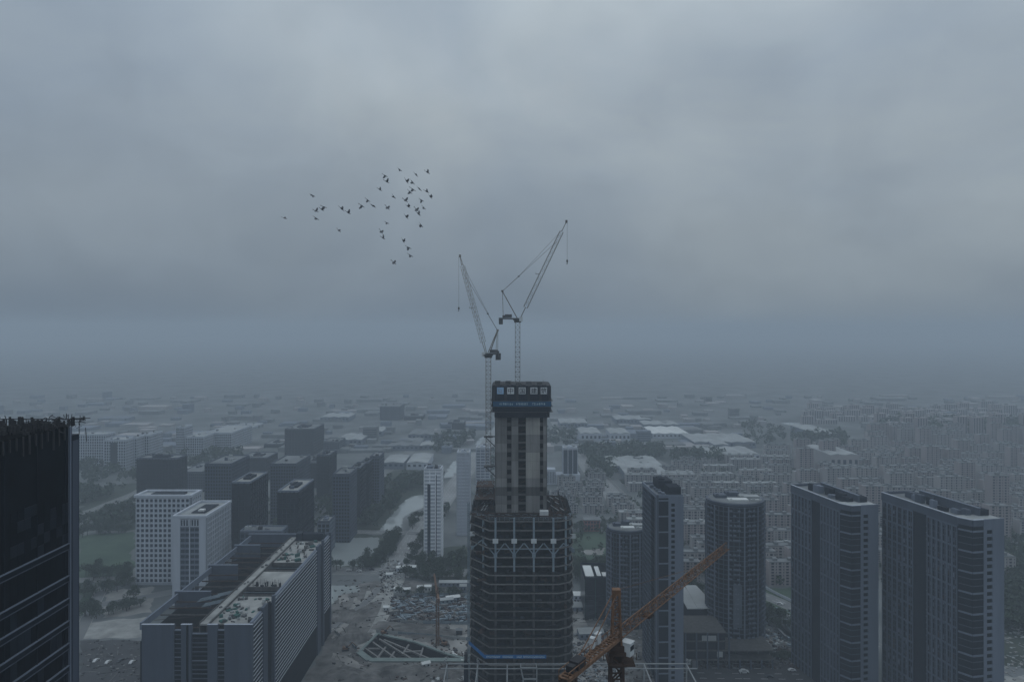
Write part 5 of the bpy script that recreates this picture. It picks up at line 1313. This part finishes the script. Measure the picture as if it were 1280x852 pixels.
for px_, py_, rz, k, lb in CARS:
    src = (cw, cd)[k]; t = copy_tree(src) if k in cu_ else src; cu_.add(k); p = G(px_,py_); t.location = (p.x,p.y,.06); t.rotation_euler.z = rz; t.scale = (1.25,1.25,1.25) if 'van' in lb else (1,1,1); t['label'] = lb; t['group'] = 'cars on the roads'
# excavators
def excavator(px_, py_, rz, lb):
    t = thing('excavator', lb, 'excavator', G(px_,py_), rz, 'excavators on the site')
    for s_ in (-1,1): MB().box(-2,2,s_*1.2-.35,s_*1.2+.35,0,.8).box(-2.3,2.3,s_*1.2-.3,s_*1.2+.3,.2,.6).build('track', 'tyre', t)
    MB().box(-1.9,1.3,-1.3,1.3,.9,2.0).box(-1.9,-.6,-1.2,1.2,2.0,2.4).build('body', 'crane_orange', t); MB().box(.1,1.4,-1.3,-.2,2.0,3.0).build('cab', 'glass_dark', t)
    MB().beam((1.2,.3,1.8),(4.2,.3,4.4),.5).beam((4.2,.3,4.4),(6.4,.3,2.0),.4).build('boom', 'crane_orange', t); MB().box(5.9,6.9,-.3,.9,.9,2.0).build('bucket', 'steel_dark', t)
excavator(480,792,.6,'orange excavator standing at the top corner of the pit'); excavator(555,806,2.4,'orange excavator on the pale yard near the tower'); excavator(432,812,.2,'orange excavator on the brown earth left of the pit')
# street railing beside the east road
RL = thing('railing_fence', 'pale boundary wall running beside the road right of the round tower', 'fence')
q = [G(952,733), G(975,745), G(1010,762)]
for i in range(2): bar('wall_panel', 'stone_white', RL, q[i]+Vector((0,0,1)), q[i+1]+Vector((0,0,1)), .4, 2)
# plant sheds rows on the right site (tilted strips)
for i in range(6):
    a, b = G(957+i*7,772+i*2), G(985+i*4,800+i*2)
    o = MB().beam(a+Vector((0,0,1.4)), b+Vector((0,0,1.4)), 3.0, 2.4).beam(a+Vector((0,0,2.75)), b+Vector((0,0,2.75)), 3.6, .2).build('storage_shed', 'steel_blue' if i%2 else 'roof_grey'); tag(o, ['storage shed nearest the round tower in the slanting rows','second slanting storage shed right of the round tower','third slanting storage shed with grey roof','fourth slanting storage shed with blue roof','fifth slanting storage shed before the dark tower','storage shed nearest the dark chamfered tower'][i], 'shed', 'slanting storage sheds')

# ------------------------------------------------------------------ birds
BP = [(268,288),(83,440),(292,392),(330,382),(345,365),(292,440),(445,522),(462,377),(505,403),(597,357),(637,320),(670,357),(716,250),(762,197),(752,157),(850,117),(957,150),(1033,135),(895,193),(935,200),(812,297),(768,370),(887,322),(905,362),(918,265),(937,248),(980,245),(1028,263),(1053,297),(995,320),(1010,370),(962,383),(973,410),(893,430),(993,487),(763,470),(727,530),(738,572),(872,590),(908,635),(920,687),(810,735)]
def bird_mesh(flap):
    m = MB(); k = 8; st = [(-.36,.0,.01),(-.2,.0,.045),(-.02,.0,.075),(.14,.0,.075),(.26,.02,.045),(.33,.035,.05),(.40,.03,.03),(.47,.02,.006)]; vs = []
    for x, z, r in st:
        for i in range(k): a = 6.283*i/k; vs.append((x, r*math.cos(a), z+r*math.sin(a)*.9))
    m.add(vs, [(j*k+i,(j+1)*k+i,(j+1)*k+(i+1)%k,j*k+(i+1)%k) for j in range(len(st)-1) for i in range(k)]+[tuple(range(k))])
    for s_ in (-1,1):
        z1_, z2_ = .24*math.sin(flap), .24*math.sin(flap)+.26*math.sin(flap*.6)
        y1_, y2_ = .05+.26*math.cos(flap), .05+.26*math.cos(flap)+.30
        top_ = [(.17,.04*s_,.03),(.2,y1_*s_,z1_+.03),(.06,y2_*s_,z2_+.03),(-.08,y2_*s_*.97,z2_+.03),(-.1,y1_*s_,z1_+.03),(-.08,.04*s_,.03)]
        vs = top_+[(x,y,z-.018) for x,y,z in top_]; m.add(vs, [(0,1,4,5),(1,2,3,4),(11,10,7,6),(10,9,8,7)]+[(i,i+6,(i+1)%6+6,(i+1)%6) for i in range(6)])
    m.add([(-.3,.02,.01),(-.3,-.02,.01),(-.52,-.11,.01),(-.52,.11,.01),(-.3,.02,-.01),(-.3,-.02,-.01),(-.52,-.11,-.005),(-.52,.11,-.005)], [(0,1,2,3),(7,6,5,4),(0,4,5,1),(1,5,6,2),(2,6,7,3),(3,7,4,0)])
    return m.mesh('bird', 'feather')
bms = [bird_mesh(f) for f in (-.5,.15,.6,1.0,-.9)]
for i, (a, b) in enumerate(BP):
    o = link('bird', bms[i%5]); d = 78+rnd.uniform(-4,6); p = P(340+a/5.327, 190+b/5.327, d); o.location = p
    o.rotation_euler = (R(rnd.uniform(15,50)), R(rnd.uniform(20,55)), R(rnd.uniform(10,50))); s_ = rnd.uniform(.72,.92); o.scale = (s_,)*3
    lb = 'small dark bird flying in the flock over the city, left of the cranes'
    if a == 83: lb = 'leftmost bird, flying alone ahead of the flock'
    elif (a,b) == (268,288): lb = 'highest bird of the small group at the left of the flock'
    elif a == 445: lb = 'lone bird below the gap in the middle of the flock'
    elif (a,b) == (810,735): lb = 'lowest bird of the flock'
    elif (a,b) == (1033,135): lb = 'bird at the upper right end of the flock'
    elif (a,b) == (850,117): lb = 'highest bird of the flock'
    tag(o, lb, 'bird', 'flock of birds')

# ------------------------------------------------------------------ haze
hm = bpy.data.materials.new('haze'); hm.use_nodes = True; t = hm.node_tree; t.nodes.clear()
o_ = t.nodes.new('ShaderNodeOutputMaterial'); v = t.nodes.new('ShaderNodeVolumePrincipled')
v.inputs['Color'].default_value = (0.70, 0.775, 0.855, 1); v.inputs['Density'].default_value = HAZE; v.inputs['Anisotropy'].default_value = 0.0
t.links.new(v.outputs[0], o_.inputs['Volume']); M['haze'] = hm
hz = MB().box(-9200, 9200, -700, 14200, -8.5, 256).build('haze', 'haze'); hz['kind'] = 'stuff'
